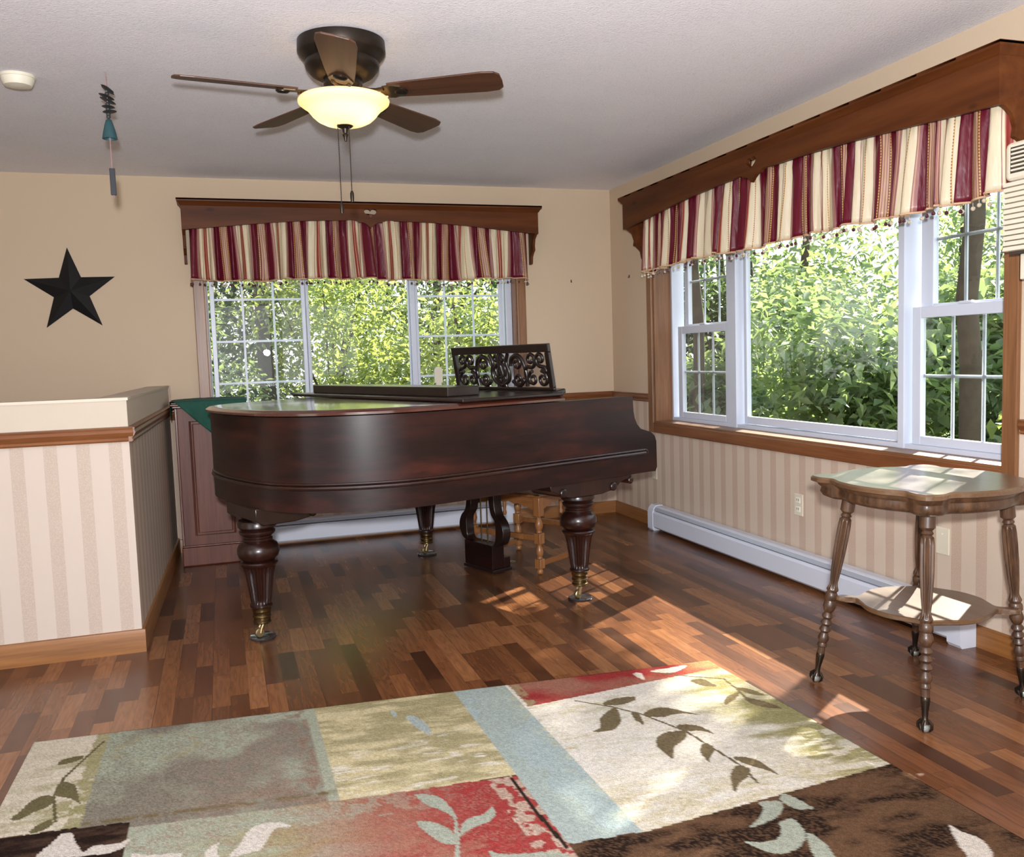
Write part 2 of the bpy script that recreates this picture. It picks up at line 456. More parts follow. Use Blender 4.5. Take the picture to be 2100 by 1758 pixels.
w = MB(); w.box((XL-.2,YR-.2,-.12),(XL,-6.6,H)); w.box((XL-.2,-4.3,-.12),(XL,0,H)); w.box((XL-.2,-6.6,-.12),(XL,-4.3,.05)); w.box((XL-.2,-6.6,2.2),(XL,-4.3,H))
struct(w.build('wall_left', M_wall_right, smooth=0), 'beige left wall outside the frame', 'wall')
w = MB(); w.box((XL,YR-.2,-.12),(-5.2,YR,H)); w.box((-.5,YR-.2,-.12),(0,YR,H)); w.box((-5.2,YR-.2,2.25),(-.5,YR,H)); w.box((-3.0,YR-.2,-.12),(-2.8,YR,2.25))
struct(w.build('wall_rear', M_wall_back, smooth=0), 'rear wall behind the viewer with wide openings', 'wall')

# stair half wall: front leg and the return leg to the back wall
HY, HX, HX2, HT = -2.09, -3.262, -3.205, 1.105
w = MB(); w.box((XL,HY,0),(HX,HY+.12,HT))
w2 = MB(); w2.prism([(HX-.12,HY+.12),(HX,HY+.0),(HX2,0),(HX2-.12,0)], 0, HT)
wf = w.build('wall_partition', M_half_front, smooth=0); struct(wf, 'striped cream half wall at left with oak chair rail', 'wall')
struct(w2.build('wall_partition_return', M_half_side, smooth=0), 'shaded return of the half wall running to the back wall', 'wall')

RP = [(0,0),(.012,0),(.016,.006),(.012,.014),(.02,.022),(.026,.034),(.022,.044),(.024,.052),(.012,.056),(0,.056)]   # chair rail profile (out, up)
def trim_run(name, prof, p0, p1, out, mat, label, cat, z=0):
    p0 = Vector((*p0, z)); p1 = Vector((*p1, z)); o = Vector((*out, 0))
    n = len(prof); v = []
    for p in (p0, p1):
        for a, b in prof: v.append(tuple(p + o*a + Vector((0,0,b))))
    f = [(i,(i+1) % n,n+(i+1) % n,n+i) for i in range(n)]+[tuple(range(n)),tuple(range(n,2*n))[::-1]]
    ob = MB().add(v, f).build(name, mat, smooth=25)
    me = ob.data; bm = bmesh.new(); bm.from_mesh(me); bmesh.ops.recalc_face_normals(bm, faces=bm.faces); bm.to_mesh(me); bm.free()
    return struct(ob, label, cat)
trim_run('trim_1', RP, (-.70,0), (0,0), (0,-1), M_rail['X'], 'reddish chair rail on the back wall right of the window', 'chair rail', .888)
trim_run('trim_2', RP, (HX2,0), (-3.012,0), (0,-1), M_rail['X'], 'short chair rail stub on the back wall behind the cabinet', 'chair rail', .888)
trim_run('trim_3', RP, (0,-.605), (0,0), (-1,0), M_rail['Y'], 'reddish chair rail between the corner and the big window', 'chair rail', .885)
trim_run('trim_4', RP, (0,-9), (0,-3.65), (-1,0), M_rail['Y'], 'chair rail on the right wall past the big window', 'chair rail', .885)
RP2 = [(a*1.15, b*1.15) for a, b in RP]
trim_run('trim_5', RP2, (XL,HY), (HX+.02,HY), (0,-1), M_rail['X'], 'oak chair rail along the front of the half wall', 'chair rail', .928)
trim_run('trim_6', RP2, (HX,HY-.02), (HX2,0), (1,0), M_rail['Y'], 'oak chair rail along the return of the half wall', 'chair rail', .928)
BP = [(0,0),(.014,0),(.014,.075),(.010,.088),(0,.09)]
trim_run('baseboard_back', BP, (HX2,0), (0,0), (0,-1), M_base['X'], 'oak baseboard along the back wall', 'baseboard')
trim_run('baseboard_right', BP, (0,YR), (0,0), (-1,0), M_base['Y'], 'oak baseboard along the right wall', 'baseboard')
BP2 = [(a, b*1.12) for a, b in BP]
trim_run('baseboard_partition', BP2, (XL,HY), (HX+.014,HY), (0,-1), M_base['X'], 'oak baseboard on the front of the half wall', 'baseboard')
trim_run('baseboard_return', BP2, (HX,HY), (HX2,0), (1,0), M_base['Y'], 'oak baseboard on the return of the half wall', 'baseboard')
w = MB(); w.box((XL,HY-.004,HT),(HX+.006,HY+.125,HT+.012)); 
struct(w.build('trim_7', plain('cap_paint', srgb(206,194,176), .6), smooth=0), 'thin painted cap on the front half wall', 'cap')
w = MB(); w.prism([(HX-.125,HY+.125),(HX+.006,HY+.125),(HX2+.006,0),(HX2-.125,0)], HT, HT+.012)
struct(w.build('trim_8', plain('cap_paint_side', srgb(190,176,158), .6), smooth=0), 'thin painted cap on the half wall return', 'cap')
w = MB(); w.box((HX2-.02,-.02,.99),(HX2+.012,0,HT+.012))
struct(w.build('trim_9', M_oak['Z'], smooth=0), 'narrow oak strip where the half wall meets the back wall', 'trim')

# ------------------------------------------------------------------ windows
# local frame: u along wall (left to right seen from inside), depth outwards, z up
def make_window(name, label, M, U0, U1, Z0, Z1, cas, depth, units, sill_lit, axis):
    root = bpy.data.objects.new(name, None); COL.objects.link(root); root.matrix_world = M
    struct(root, label, 'window')
    mo = M_oak; A = 'X'
    # wood casing and jamb lining
    c = cas
    for nm, a, b, ax in (('casing',(U0-c,-.018,Z0-c),(U0,.0,Z1+c),'Z'),('casing',(U1,-.018,Z0-c),(U1+c,.0,Z1+c),'Z'),('casing',(U0,-.018,Z1),(U1,.0,Z1+c),'X'),('casing',(U0,-.018,Z0-c),(U1,0,Z0),'X')):
        MB().box(a, b).build(nm, mo[ax] if not (nm == 'casing' and ax == 'X') else M_rail['X'], root, smooth=0, bevel=.004)
    t = .012
    MB().box((U0-.004,0,Z0),(U0+t,depth,Z1)).build('jamb', mo['Z'], root, smooth=0)
    MB().box((U1-t,0,Z0),(U1+.004,depth,Z1)).build('jamb', mo['Z'], root, smooth=0)
    MB().box((U0,-.004,Z0-.004),(U1,depth,Z0+t)).build('window_sill', mo['X'], root, smooth=0)
    MB().box((U0,0,Z1-t),(U1,depth,Z1)).build('jamb', mo['X'], root, smooth=0)
    fr = MB(); y0, y1 = depth-.02, depth+.075
    a0, a1, b0, b1 = U0+t, U1-t, Z0+t, Z1-t
    for u in units: pass
    fr.box((a0,y0,b0),(units[0]['f0'],y1,b1)); fr.box((units[-1]['f1'],y0,b0),(a1,y1,b1))
    for p, q in zip(units[:-1], units[1:]): fr.box((p['f1'],y0-.006,b0),(q['f0'],y1,b1))
    for u in units:
        fr.box((u['f0'],y0,b0),(u['f1'],y1,u['z0'])); fr.box((u['f0'],y0,u['z1']),(u['f1'],y1,b1))
    fr.build('window_frame', M_vinyl, root, smooth=0, bevel=.004)
    for u in units:
        for s in u['sashes']:
            g0, g1, h0, h1, yy, wl, wr, wb, wt = s['g']
            m = MB(); th = .032
            m.box((g0-wl,yy,h0-wb),(g0,yy+th,h1+wt)); m.box((g1,yy,h0-wb),(g1+wr,yy+th,h1+wt))
            m.box((g0,yy,h0-wb),(g1,yy+th,h0)); m.box((g0,yy,h1),(g1,yy+th,h1+wt))
            sash = m.build('sash', M_vinyl, root, smooth=0, bevel=.003)
            tilt = s.get('tilt', 0); um = (g0+g1)/2; e = .002
            k = MB().add([(g0+e,yy+.016-tilt*(g0-um),h0+e),(g1-e,yy+.016-tilt*(g1-um),h0+e),(g1-e,yy+.016-tilt*(g1-um),h1-e),(g0+e,yy+.016-tilt*(g0-um),h1-e)], [(0,1,2,3)])
            k.build('pane', M_glass, sash, smooth=0)
            if s.get('v') or s.get('h'):
                k = MB()
                for uu in s.get('v', []): k.box((uu-.007,yy+.019,h0),(uu+.007,yy+.027,h1))
                for zz in s.get('h', []): k.box((g0,yy+.0185,zz-.007),(g1,yy+.0275,zz+.007))
                k.build('grille', M_muntin, sash, smooth=0)
            if s.get('screen'):
                k = MB().add([(g0-.01,yy+.05,h0-.01),(g1+.01,yy+.05,h0-.01),(g1+.01,yy+.05,h1+.01),(g0-.01,yy+.05,h1+.01)], [(0,1,2,3)])
                k.build('insect_screen', M_screen, sash, smooth=0)
            if s.get('lock'):
                k = MB().box(((g0+g1)/2-.035,yy-.004,h1+wt),((g0+g1)/2+.035,yy+.02,h1+wt+.012))
                k.build('sash_lock', M_vinyl, sash, smooth=0, bevel=.004)
    return root

back_units = [
    dict(f0=-2.925, f1=-2.285, z0=.775, z1=2.06, sashes=[dict(g=(-2.885,-2.313,.83,2.0,.098,.03,.024,.045,.045), v=[-2.704,-2.501], h=[1.68,1.396,1.112], screen=True, tilt=.050)]),
    dict(f0=-2.273, f1=-1.551, z0=.775, z1=2.06, sashes=[dict(g=(-2.262,-1.562,.80,2.03,.105,.01,.01,.02,.02))]),
    dict(f0=-1.515, f1=-.830, z0=.775, z1=2.06, sashes=[dict(g=(-1.490,-.875,.83,2.0,.098,.02,.03,.045,.045), v=[-1.287,-1.072], h=[1.69,1.401,1.112])]),
]
make_window('window_1', 'triple white window in the back wall behind the piano', Matrix.Identity(4), BW[0], BW[1], BW[2], BW[3], .068, .10, back_units, None, 'X')
# right wall: u = -y  (left to right seen from inside), depth = +x
MR = Matrix(((0,1,0,0),(-1,0,0,0),(0,0,1,0),(0,0,0,1)))
zb, zt, zm0, zm1 = .815, 2.04, 1.352, 1.402
right_units = [
    dict(f0=.705, f1=1.405, z0=.775, z1=2.08, sashes=[
        dict(g=(.832,1.375,zm1+.012,zt,.185,.05,.02,.04,.04), v=[1.01,1.19], h=[1.70]),
        dict(g=(.800,1.345,zb,zm0,.150,.055,.035,.04,.05), v=[.985,1.165], h=[1.09], screen=True, lock=True)]),
    dict(f0=1.505, f1=2.862, z0=.775, z1=2.08, sashes=[dict(g=(1.560,2.845,.825,2.03,.165,.03,.012,.045,.045))]),
    dict(f0=2.90, f1=3.555, z0=.775, z1=2.08, sashes=[
        dict(g=(3.010,3.50,zm1+.012,zt,.185,.07,.04,.04,.04), v=[3.172,3.335], h=[1.70]),
        dict(g=(2.975,3.475,zb,zm0,.150,.05,.05,.04,.05), v=[3.14,3.305], h=[1.09], lock=True)]),
]
make_window('window_2', 'wide white picture window in the right wall with sashes either side', MR, -RW[1], -RW[0], RW[2], RW[3], .068, .15, right_units, None, 'Y')

# ------------------------------------------------------------------ cornices and valances
def heart(cx, cz, wd, ht, n=40):
    P = []
    for i in range(n):
        t = 2*PI*i/n
        x = 16*math.sin(t)**3; z = 13*math.cos(t)-5*math.cos(2*t)-2*math.cos(3*t)-math.cos(4*t)
        P.append((cx+x/32*wd, cz+(z+2.5)/29*ht))
    return P
def make_cornice(name, label, M, L, zt, zend, arch, wood_m, D=.17):
    """front board with arched lower edge, a heart point and a heart cut-out; local x along the wall, -y into the room"""
    root = bpy.data.objects.new(name, None); COL.objects.link(root); root.matrix_world = M
    tag(root, label, 'cornice')
    cx = L/2
    low = [(0, zend)]
    s = .30
    for i in range(1, 25):
        t = i/24; x = t*(cx-.17)
        low.append((x, zend + arch*math.sin(t*PI/2)**1.2))
    zz = zend+arch
    sc = [(cx-.15, zz+.004),(cx-.12, zz+.006),(cx-.09, zz-.002),(cx-.075, zz-.014),(cx-.06, zz-.010),(cx-.045, zz-.014),(cx-.02, zz-.03),(cx, zz-.048)]
    low += sc
    low += [(L-x, z) for x, z in sc[:-1][::-1]] + [(L-x, z) for x, z in low[:25][::-1]]
    outl = [(x, z) for x, z in low] + [(L, zt), (0, zt)]
    # board with hole: bridge outline to the heart
    hp = heart(cx, zz+.050, .088, .060)
    bm = bmesh.new()
    def ring(P, y): return [bm.verts.new((x, y, z)) for x, z in P]
    for y, flip in ((-D, False), (-D+.02, True)):
        a = ring(outl, y); b = ring(hp, y)
        e = [bm.edges.new((a[i], a[(i+1) % len(a)])) for i in range(len(a))] + [bm.edges.new((b[i], b[(i+1) % len(b)])) for i in range(len(b))]
        bmesh.ops.triangle_fill(bm, use_beauty=True, use_dissolve=False, edges=e, normal=(0,-1 if not flip else 1,0))
        if not flip: A, B = a, b
        else:
            for P, Q in ((A, a), (B, b)):
                for i in range(len(P)):
                    j = (i+1) % len(P); bm.faces.new((P[i], P[j], Q[j], Q[i]))
    bmesh.ops.recalc_face_normals(bm, faces=bm.faces)
    me = bpy.data.meshes.new('front_board'); bm.to_mesh(me); bm.free(); me.materials.append(wood_m)
    fb = bpy.data.objects.new('front_board', me); COL.objects.link(fb); fb.parent = root
    # crown moulding and top
    cr = MB()
    prof = [(-D,zt-.035),(-D-.006,zt-.03),(-D-.012,zt-.018),(-D-.022,zt-.008),(-D-.024,zt),(-D-.024,zt+.008),(-D,zt+.008)]
    ov = .026
    n = len(prof); v = [(-ov if False else -(-D-p[0]) if False else -(abs(p[0])-D), p[0], p[1]) for p in prof]+[(L+(abs(p[0])-D), p[0], p[1]) for p in prof]
    f = [(i,(i+1) % n,n+(i+1) % n,n+i) for i in range(n)]
    cr.add(v, f)
    cr.box((-.024,-D-.024,zt),(L+.024,0,zt+.01))
    for sx, xx in ((-1, 0), (1, L)):
        v = [(xx+sx*(abs(p[0])-D), p[0], p[1]) for p in prof]+[(xx+sx*(abs(p[0])-D), 0, p[1]) for p in prof]
        cr.add(v, f)
    ob = cr.build('crown_moulding', wood_m, root, smooth=30)
    bm = bmesh.new(); bm.from_mesh(ob.data); bmesh.ops.recalc_face_normals(bm, faces=bm.faces); bm.to_mesh(ob.data); bm.free()
    # shaped side boards
    sp = [(0,zt),(-D+.02,zt),(-D+.02,zend)]
    sp += [(-D+.032,zend-.005),(-.105,zend-.03),(-.090,zend-.075),(-.095,zend-.105),(-.095,zend-.11),(-.075,zend-.118),(-.045,zend-.15),(-.035,zend-.20),(0,zend-.205)]
    for x0 in (.0, L-.018):
        m = MB(); n = len(sp)
        v = [(x0,y,z) for y,z in sp]+[(x0+.018,y,z) for y,z in sp]
        m.add(v, [(i,(i+1) % n,n+(i+1) % n,n+i) for i in range(n)]+[tuple(range(n)),tuple(range(n,2*n))[::-1]])
        ob = m.build('side_board', wood_m, root, smooth=0)
        bm = bmesh.new(); bm.from_mesh(ob.data); bmesh.ops.recalc_face_normals(bm, faces=bm.faces); bm.to_mesh(ob.data); bm.free()
    return root
make_cornice('window_cornice', 'brown pine cornice with a heart cut-out over the back window', T(-3.055,0,0), 3.055-.645, 2.292, 2.108, .072, M_corn['X'])
MRc = T(0,-.575,0) @ R('Z', -90)
make_cornice('window_cornice', 'long dark wooden cornice with a heart cut-out over the right window', MRc, 3.105, 2.292, 2.085, .072, M_corn['X'])

def make_valance(name, label, M, x0, x1, ztop, zbot, seed, group):
    r = random.Random(seed)
    root = bpy.data.objects.new(name, None); COL.objects.link(root); root.matrix_world = M
    tag(root, label, 'valance')
    D = .085; ret = .07
    L = x1-x0
    # path: from wall, along the front, back to wall
    path = []
    n1 = 18; n2 = int(L/.0052)
    for i in range(n1): path.append((x0, -.012-(D-.012)*i/n1, -1, 0))
    for i in range(n2+1): path.append((x0+L*i/n2, -D, 0, -1))
    for i in range(1, n1+1): path.append((x1, -D+(D-.012)*i/n1, 1, 0))
    # irregular folds
    s = 0; S = [0]
    for a, b in zip(path[:-1], path[1:]): s += math.hypot(b[0]-a[0], b[1]-a[1]); S.append(s)
    folds = []; c = 0
    while c < s:
        wd = r.uniform(.038, .105); folds.append((c, wd, r.uniform(.25, 1.0)*min(1,wd/.07), r.uniform(-.05,.05))); c += wd
    def wave(sv, zt):
        for c0, wd, am, sk in folds:
            if c0 <= sv < c0+wd:
                t = (sv-c0)/wd
                return am*math.sin(PI*t)**.8*(.55+.65*zt), sk*math.sin(PI*t)
        return 0, 0
    rows = 18; V = []; U = []; F = []
    u = 0; us = []
    prevd = 0
    for i in range(len(path)):
        dd = wave(S[i], .6)[0]*.085
        if i: u += math.hypot(S[i]-S[i-1], dd-prevd)*1.12
        prevd = dd; us.append(u)
    steps = [(r.uniform(0, s), r.uniform(-.008,.008)) for _ in range(16)]
    zb = []
    for i in range(len(path)):
        zz = zbot + .006*math.sin(S[i]*5+seed) + .004*math.sin(S[i]*23+seed*2)
        for c0, h in steps:
            if abs(S[i]-c0) < .09: zz += h*.7
        zb.append(zz)
    # tame steps
    for i in range(len(path)):
        fr = i
    for j in range(rows+1):
        t = j/rows
        for i, p in enumerate(path):
            a, sk = wave(S[i], t)
            amp = .105*a
            ruf = .008*math.sin(us[i]*95+seed)*max(0, 1-abs(t-.22)/.16)
            off = amp+ruf
            z = ztop+(zb[i]-ztop)*t
            dx = sk*t*.6 if p[3] else 0
            V.append((p[0]+p[2]*off*.35+dx, p[1]+p[3]*off*(.72 if p[3] else 1), z)); U.append((us[i]+.01*math.sin(t*3+S[i]*7)*t, z))
    n = len(path)
    for j in range(rows):
        for i in range(n-1):
            F.append((j*n+i, (j+1)*n+i, (j+1)*n+i+1, j*n+i+1))
    me = bpy.data.meshes.new('fabric'); me.from_pydata(V, [], F); me.materials.append(M_val)
    ul = me.uv_layers.new(name='UVMap')
    idx = np.zeros(len(me.loops), dtype=np.int32); me.loops.foreach_get('vertex_index', idx)
    ul.data.foreach_set('uv', np.array(U, dtype=np.float32)[idx].ravel())
    me.polygons.foreach_set('use_smooth', [True]*len(F))
    fab = bpy.data.objects.new('fabric', me); COL.objects.link(fab); fab.parent = root
    so = fab.modifiers.new('thick', 'SOLIDIFY'); so.thickness = .002
    edge = V[rows*n:(rows+1)*n]
    br = MB().tube([(x,y,z-.003) for x,y,z in edge[::2]], .0045, 6).build('braid', M_braid, root)
    bmw = MB(); bmw.tube([(0,0,0),(0,0,-.016)], .0012, 5); bmw.sphere((0,0,-.022), .0085, 8, 6)
    proto = None; total = S[-1]; nb = 88
    for q in range(nb):
        sv = (q+.5)/nb*total + r.uniform(-.004,.004)
        i = min(range(0, n, 3), key=lambda k: abs(S[k]-sv)); x, y, z = edge[i]
        loc = (x, y, z-.006-r.uniform(0,.008))
        if proto is None:
            protos = []
            for mt in (M_bead_w, M_bead_c):
                o = bmw.build('bead', mt, br); protos.append(o)
            protos[0].location = loc; protos[1].location = (edge[min(i+4,n-1)][0], edge[min(i+4,n-1)][1], z-.01); proto = True
        else:
            o = protos[0 if r.random() < .6 else 1].copy(); COL.objects.link(o); o.location = loc
    return root
make_valance('window_valance', 'burgundy and cream striped gathered valance over the back window', Matrix.Identity(4), -3.000, -.715, 2.235, 1.795, 3, None)
make_valance('window_valance', 'burgundy and cream striped gathered valance over the wide right window', R('Z', -90), .755, 3.655, 2.235, 1.785, 11, None)

# ------------------------------------------------------------------ baseboard heaters
def make_heater(label, M, L, h=.165, D=.075):
    root = bpy.data.objects.new('baseboard_heater', None); COL.objects.link(root); root.matrix_world = M
    tag(root, label, 'heater')
    e = .07
    pr = [(0,.02),(D-.012,.02),(D,.032),(D,h*.72),(D-.010,h*.80),(0,h*.80)]     # (out,z) front cover
    def run(prof, a, b, nm, mt):
        n = len(prof); v = [(a,-o,z) for o,z in prof]+[(b,-o,z) for o,z in prof]
        m = MB().add(v, [(i,n+i,n+(i+1) % n,(i+1) % n) for i in range(n)]+[tuple(range(n)),tuple(range(n,2*n))[::-1]])
        ob = m.build(nm, mt, root, smooth=20)
        bm = bmesh.new(); bm.from_mesh(ob.data); bmesh.ops.recalc_face_normals(bm, faces=bm.faces); bm.to_mesh(ob.data); bm.free(); return ob
    run(pr, e, L-e, 'front_cover', M_heater)
    run([(0,h*.80),(D-.022,h*.80),(D-.022,h*.84),(0,h*.84)], e, L-e, 'outlet_slot', M_heater_slot)
    run([(0,h*.86),(D-.008,h*.845),(D-.020,h*.97),(D-.034,h),(0,h)], e, L-e, 'top_hood', M_heater)
    run([(D-.006,h*.84),(D-.004,h*.85),(D-.018,h*.955),(D-.021,h*.95)], e+.01, L-e-.01, 'damper', M_heater_damper)
    cap = [(0,.0),(D-.006,.0),(D+.004,.014),(D+.004,h*.74),(D-.004,h*.90),(D-.026,h*1.03),(0,h*1.03)]
    run(cap, 0, e, 'end_cap', M_heater); run(cap, L-e, L, 'end_cap', M_heater)
    return root
make_heater('white baseboard heater along the back wall under the piano', T(-2.70,-.0145,0), 2.70-.865)
make_heater('white baseboard heater along the right wall under the wide window', T(-.0145,-.72,0) @ R('Z', -90), 2.74, .172, .078)

# ------------------------------------------------------------------ outlets
def outlet(label, M, sockets):
    root = bpy.data.objects.new('wall_outlet', None); COL.objects.link(root); root.matrix_world = M
    tag(root, label, 'outlet')
    MB().box((-.036,-.006,-.058),(.036,0,.058)).build('plate', M_ivory, root, smooth=0, bevel=.003)
    if sockets:
        for z in (-.024,.024):
            s = MB().cbox((0,-.0075,z),(.034,.004,.030)).build('socket', M_ivory_d, root, smooth=0, bevel=.006)
            m = MB(); m.box((-.009,-.0102,z-.002),(-.006,-.0094,z+.009)); m.box((.006,-.0102,z-.002),(.009,-.0094,z+.009)); m.build('slots', M_gap, s, smooth=0)
    else:
        MB().lathe([(.0035,0),(.0035,.002),(0,.0025)], 12, T(0,-.006,.03) @ R('X', 90)).build('screw', M_ivory_d, root)
def RT(y, z): return T(0,y,z) @ R('Z', -90)
outlet('ivory double outlet on striped wall left of the oak table', RT(-2.29,.405), True)
outlet('ivory outlet plate on striped wall half hidden by the piano arm', RT(-.655,.398), False)
outlet('ivory blank plate on striped wall behind the oak table legs', RT(-3.27,.40), False)

# ------------------------------------------------------------------ beige louvred unit at the right edge
t = thing('wall_air_conditioner', 'beige louvred wall unit at the right edge beside the window', 'air conditioner', (0,0,0))
m = MB(); m.box((-.17,-4.45,1.545),(0,-3.735,1.93)); m.build('housing', M_gap, t, smooth=0)
m = MB(); v = [(-.19,-3.728,1.80),(-.175,-3.715,1.925),(-.165,-3.715,1.94),(0,-3.715,1.94),(0,-4.46,1.94),(-.165,-4.46,1.94),(-.19,-4.46,1.80),(0,-3.728,1.80),(0,-4.46,1.80)]
m.box((-.188,-4.46,1.80),(0,-3.72,1.935)); m.build('top_cover', M_beige, t, smooth=0, bevel=.02, seg=3)
m = MB(); m.box((-.1895,-4.44,1.825),(-.188,-3.75,1.915)); m.build('grille_shade', M_gap, t, smooth=0)  # flat dark sheet standing in for the shade behind the fins
for i in range(6):
    MB().cbox((-.191,-4.095,1.835+i*.014),(.008,.68,.007)).build('vent_fin', M_beige, t, smooth=0, bevel=.002)
for i in range(13):
    z = 1.555+i*.0187
    m = MB(); m.add([(-.17,-4.46,z),(-.192,-4.46,z+.002),(-.187,-4.46,z+.0165),(-.17,-4.46,z+.0165),(-.17,-3.722,z),(-.192,-3.722,z+.002),(-.187,-3.722,z+.0165),(-.17,-3.722,z+.0165)], [(0,1,2,3),(7,6,5,4),(0,4,5,1),(1,5,6,2),(2,6,7,3),(3,7,4,0)])
    m.build('slat', M_beige, t, smooth=0)
MB().box((-.15,-4.40,1.455),(0,-3.76,1.545)).build('lower_bracket', M_beige, t, smooth=0, bevel=.004)

# ------------------------------------------------------------------ ceiling fixtures
t = thing('smoke_detector', 'small round cream smoke detector on the ceiling at far left', 'smoke detector', (-3.60,-2.00,H))
MB().lathe([(.066,0),(.068,-.006),(.068,-.012)], 36).build('base', M_detector, t)
MB().lathe([(.064,-.012),(.061,-.026),(.052,-.042),(.030,-.047),(.0,-.048)], 36).build('cover', M_detector, t)

FX, FY = -2.36, -2.695
fan = thing('ceiling_fan', 'bronze flush-mount ceiling fan with five wooden blades and a lit bowl', 'ceiling fan', (FX,FY,0))
MB().lathe([(.150,H),(.166,H-.004),(.168,H-.045),(.162,H-.055),(.148,H-.070),(.138,H-.078),(.142,H-.09),(.138,H-.105),(.118,H-.128),(.095,H-.140),(.06,H-.143)], 48).build('motor_housing', M_bronze, fan)
MB().lathe([(.07,2.328),(.074,2.322),(.074,2.300),(.066,2.290),(.066,2.280),(.07,2.276),(.07,2.248),(.055,2.242),(.055,2.23)], 36).build('flywheel', M_bronze, fan)
outer = [(.171,2.246),(.175,2.240),(.173,2.231),(.160,2.221),(.145,2.211),(.133,2.198),(.121,2.183),(.104,2.168),(.080,2.156),(.050,2.149),(.018,2.146)]
inner = [(r-.004, z+.003) for r, z in outer[::-1]]
bo = MB().lathe(outer+inner, 56); bo.build('light_bowl', M_bowl, fan, smooth=60)
MB().lathe([(.034,2.158),(.034,2.150),(.026,2.142),(.012,2.136),(.009,2.120),(.012,2.114),(.008,2.106),(.005,2.090),(.0,2.088)], 20).build('finial', M_bronze, fan)
for q, (bx, by) in enumerate(((.06,-.035),(-.055,.03))):
    b = MB().sphere((bx,by,2.205), .020, 14, 10, sc=(1,1,1.25)).build('bulb', M_bulb, fan)
    MB().lathe([(.012,2.226),(.013,2.242)], 12, T(bx,by,0)).build('socket', M_bronze, b)
    ld = bpy.data.lights.new('bulb_light', 'POINT'); ld.energy = 1.25; ld.color = (1,.74,.44); ld.shadow_soft_size = .03
    lo = bpy.data.objects.new('bulb_light', ld); COL.objects.link(lo); lo.location = (FX+bx, FY+by, 2.205)
# chains
for nm, cx, cy, z0, z1 in (('pull_chain',-.030,-.02,2.262,1.855),('pull_chain',.012,-.02,2.262,1.90)):
    m = MB(); m.tube([(cx,cy,2.155),(cx,cy,z1)], .0016, 6)
    for k in range(40): m.sphere((cx,cy,z1+(2.15-z1)*k/40), .0024, 6, 4)
    c = m.build(nm, M_bronze, fan)
    MB().lathe([(.0,z1-.045),(.006,z1-.044),(.0075,z1-.03),(.0075,z1-.012),(.004,z1-.002),(.0,z1)], 12, T(cx,cy,0)).build('fob', M_bronze, c)
# blades
def blade_outline():
    L0, L1 = .185, .622
    P = [(L0,-.048),(L0+.10,-.056),(L0+.25,-.064),(L1-.07,-.070),(L1-.022,-.064),(L1-.003,-.045),(L1,0),(L1-.003,.045),(L1-.022,.064),(L1-.07,.070),(L0+.25,.064),(L0+.10,.056),(L0,.048)]
    return P
for k in range(5):
    ang = 188+72*k
    M = T(0,0,2.268) @ R('Z', ang) @ R('X', -12)
    bl = MB().prism(blade_outline(), -.0035, .0035).build('blade', M_blade, fan, smooth=0, bevel=.002)
    bl.matrix_local = M
    # bracket (blade iron): curved arm and plate, in blade frame
    m = MB()
    arm = [(.062,0,.012),(.085,0,.010),(.11,0,.000),(.14,0,-.008),(.17,0,-.010)]
    for sy in (-1, 1):
        m.tube([(x, sy*(.004+.30*max(0,x-.08)), z) for x, y, z in arm], .0075, 8)
    m.prism([(.165,-.040),(.195,-.046),(.235,-.030),(.255,0),(.235,.030),(.195,.046),(.165,.040),(.150,0)], -.0085, -.0036)
    br = m.build('blade_bracket', M_bronze2, bl, smooth=30)
    m = MB(); m.lathe([(.026,-.0085),(.026,-.013),(.018,-.019),(0,-.02)], 20, T(.232,0,0)); m.build('cap', M_bronze, br)

t = thing('wind_chime', 'hanging wind chime with grey shells, teal bell and dark sail', 'wind chime', (-3.252,-2.122,0))
m = MB(); m.tube([(0,0,H),(0,0,1.95)], .0022, 6); m.build('cord', M_cord, t)
for z, tl, wd, cx in ((2.402,28,.024,.0),(2.396,24,.026,.004),(2.389,30,.024,.008),(2.366,20,.032,-.002),(2.350,22,.033,.002),(2.325,4,.026,.002),(2.306,-6,.028,.006)):
    m = MB(); m.lathe([(0,-.003),(wd*.8,-.0025),(wd,0),(wd*.8,.0025),(0,.003)], 14, T(cx,0,z) @ R('Y', tl)); m.build('shell_disc', M_slate, t)
m = MB()
for z in (2.378,2.336,2.316,2.295,2.285): m.sphere((0,0,z), .009, 10, 6)
m.build('beads', M_slate, t)
MB().lathe([(.006,2.275),(.012,2.270),(.018,2.250),(.026,2.218),(.030,2.195),(.027,2.195),(.022,2.215),(.0,2.26)], 20).build('bell', M_teal, t)
m = MB(); m.prism([(-.011,-.004),(.011,-.004),(.011,.004),(-.011,.004)], 1.965, 2.075); m.build('sail', M_navy, t, smooth=0, bevel=.002)

# ------------------------------------------------------------------ black star
t = MB(); R1, R2 = .275, .108
P = []
for i in range(10):
    r_ = R1 if i % 2 == 0 else R2; a = PI/2+PI*i/5
    P.append((r_*math.cos(a), 0, r_*math.sin(a)))
v = P+[(0,-.045,0),(0,-.004,0)]
f = [(i,(i+1) % 10,10) for i in range(10)]+[((i+1) % 10,i,11) for i in range(10)]
st = t.add(v, f).build('wall_star', M_black, smooth=0, loc=(-3.738,-.004,1.735), rot=(0,math.radians(-1.5),0))
tag(st, 'large black five-pointed metal star on the back wall', 'star')

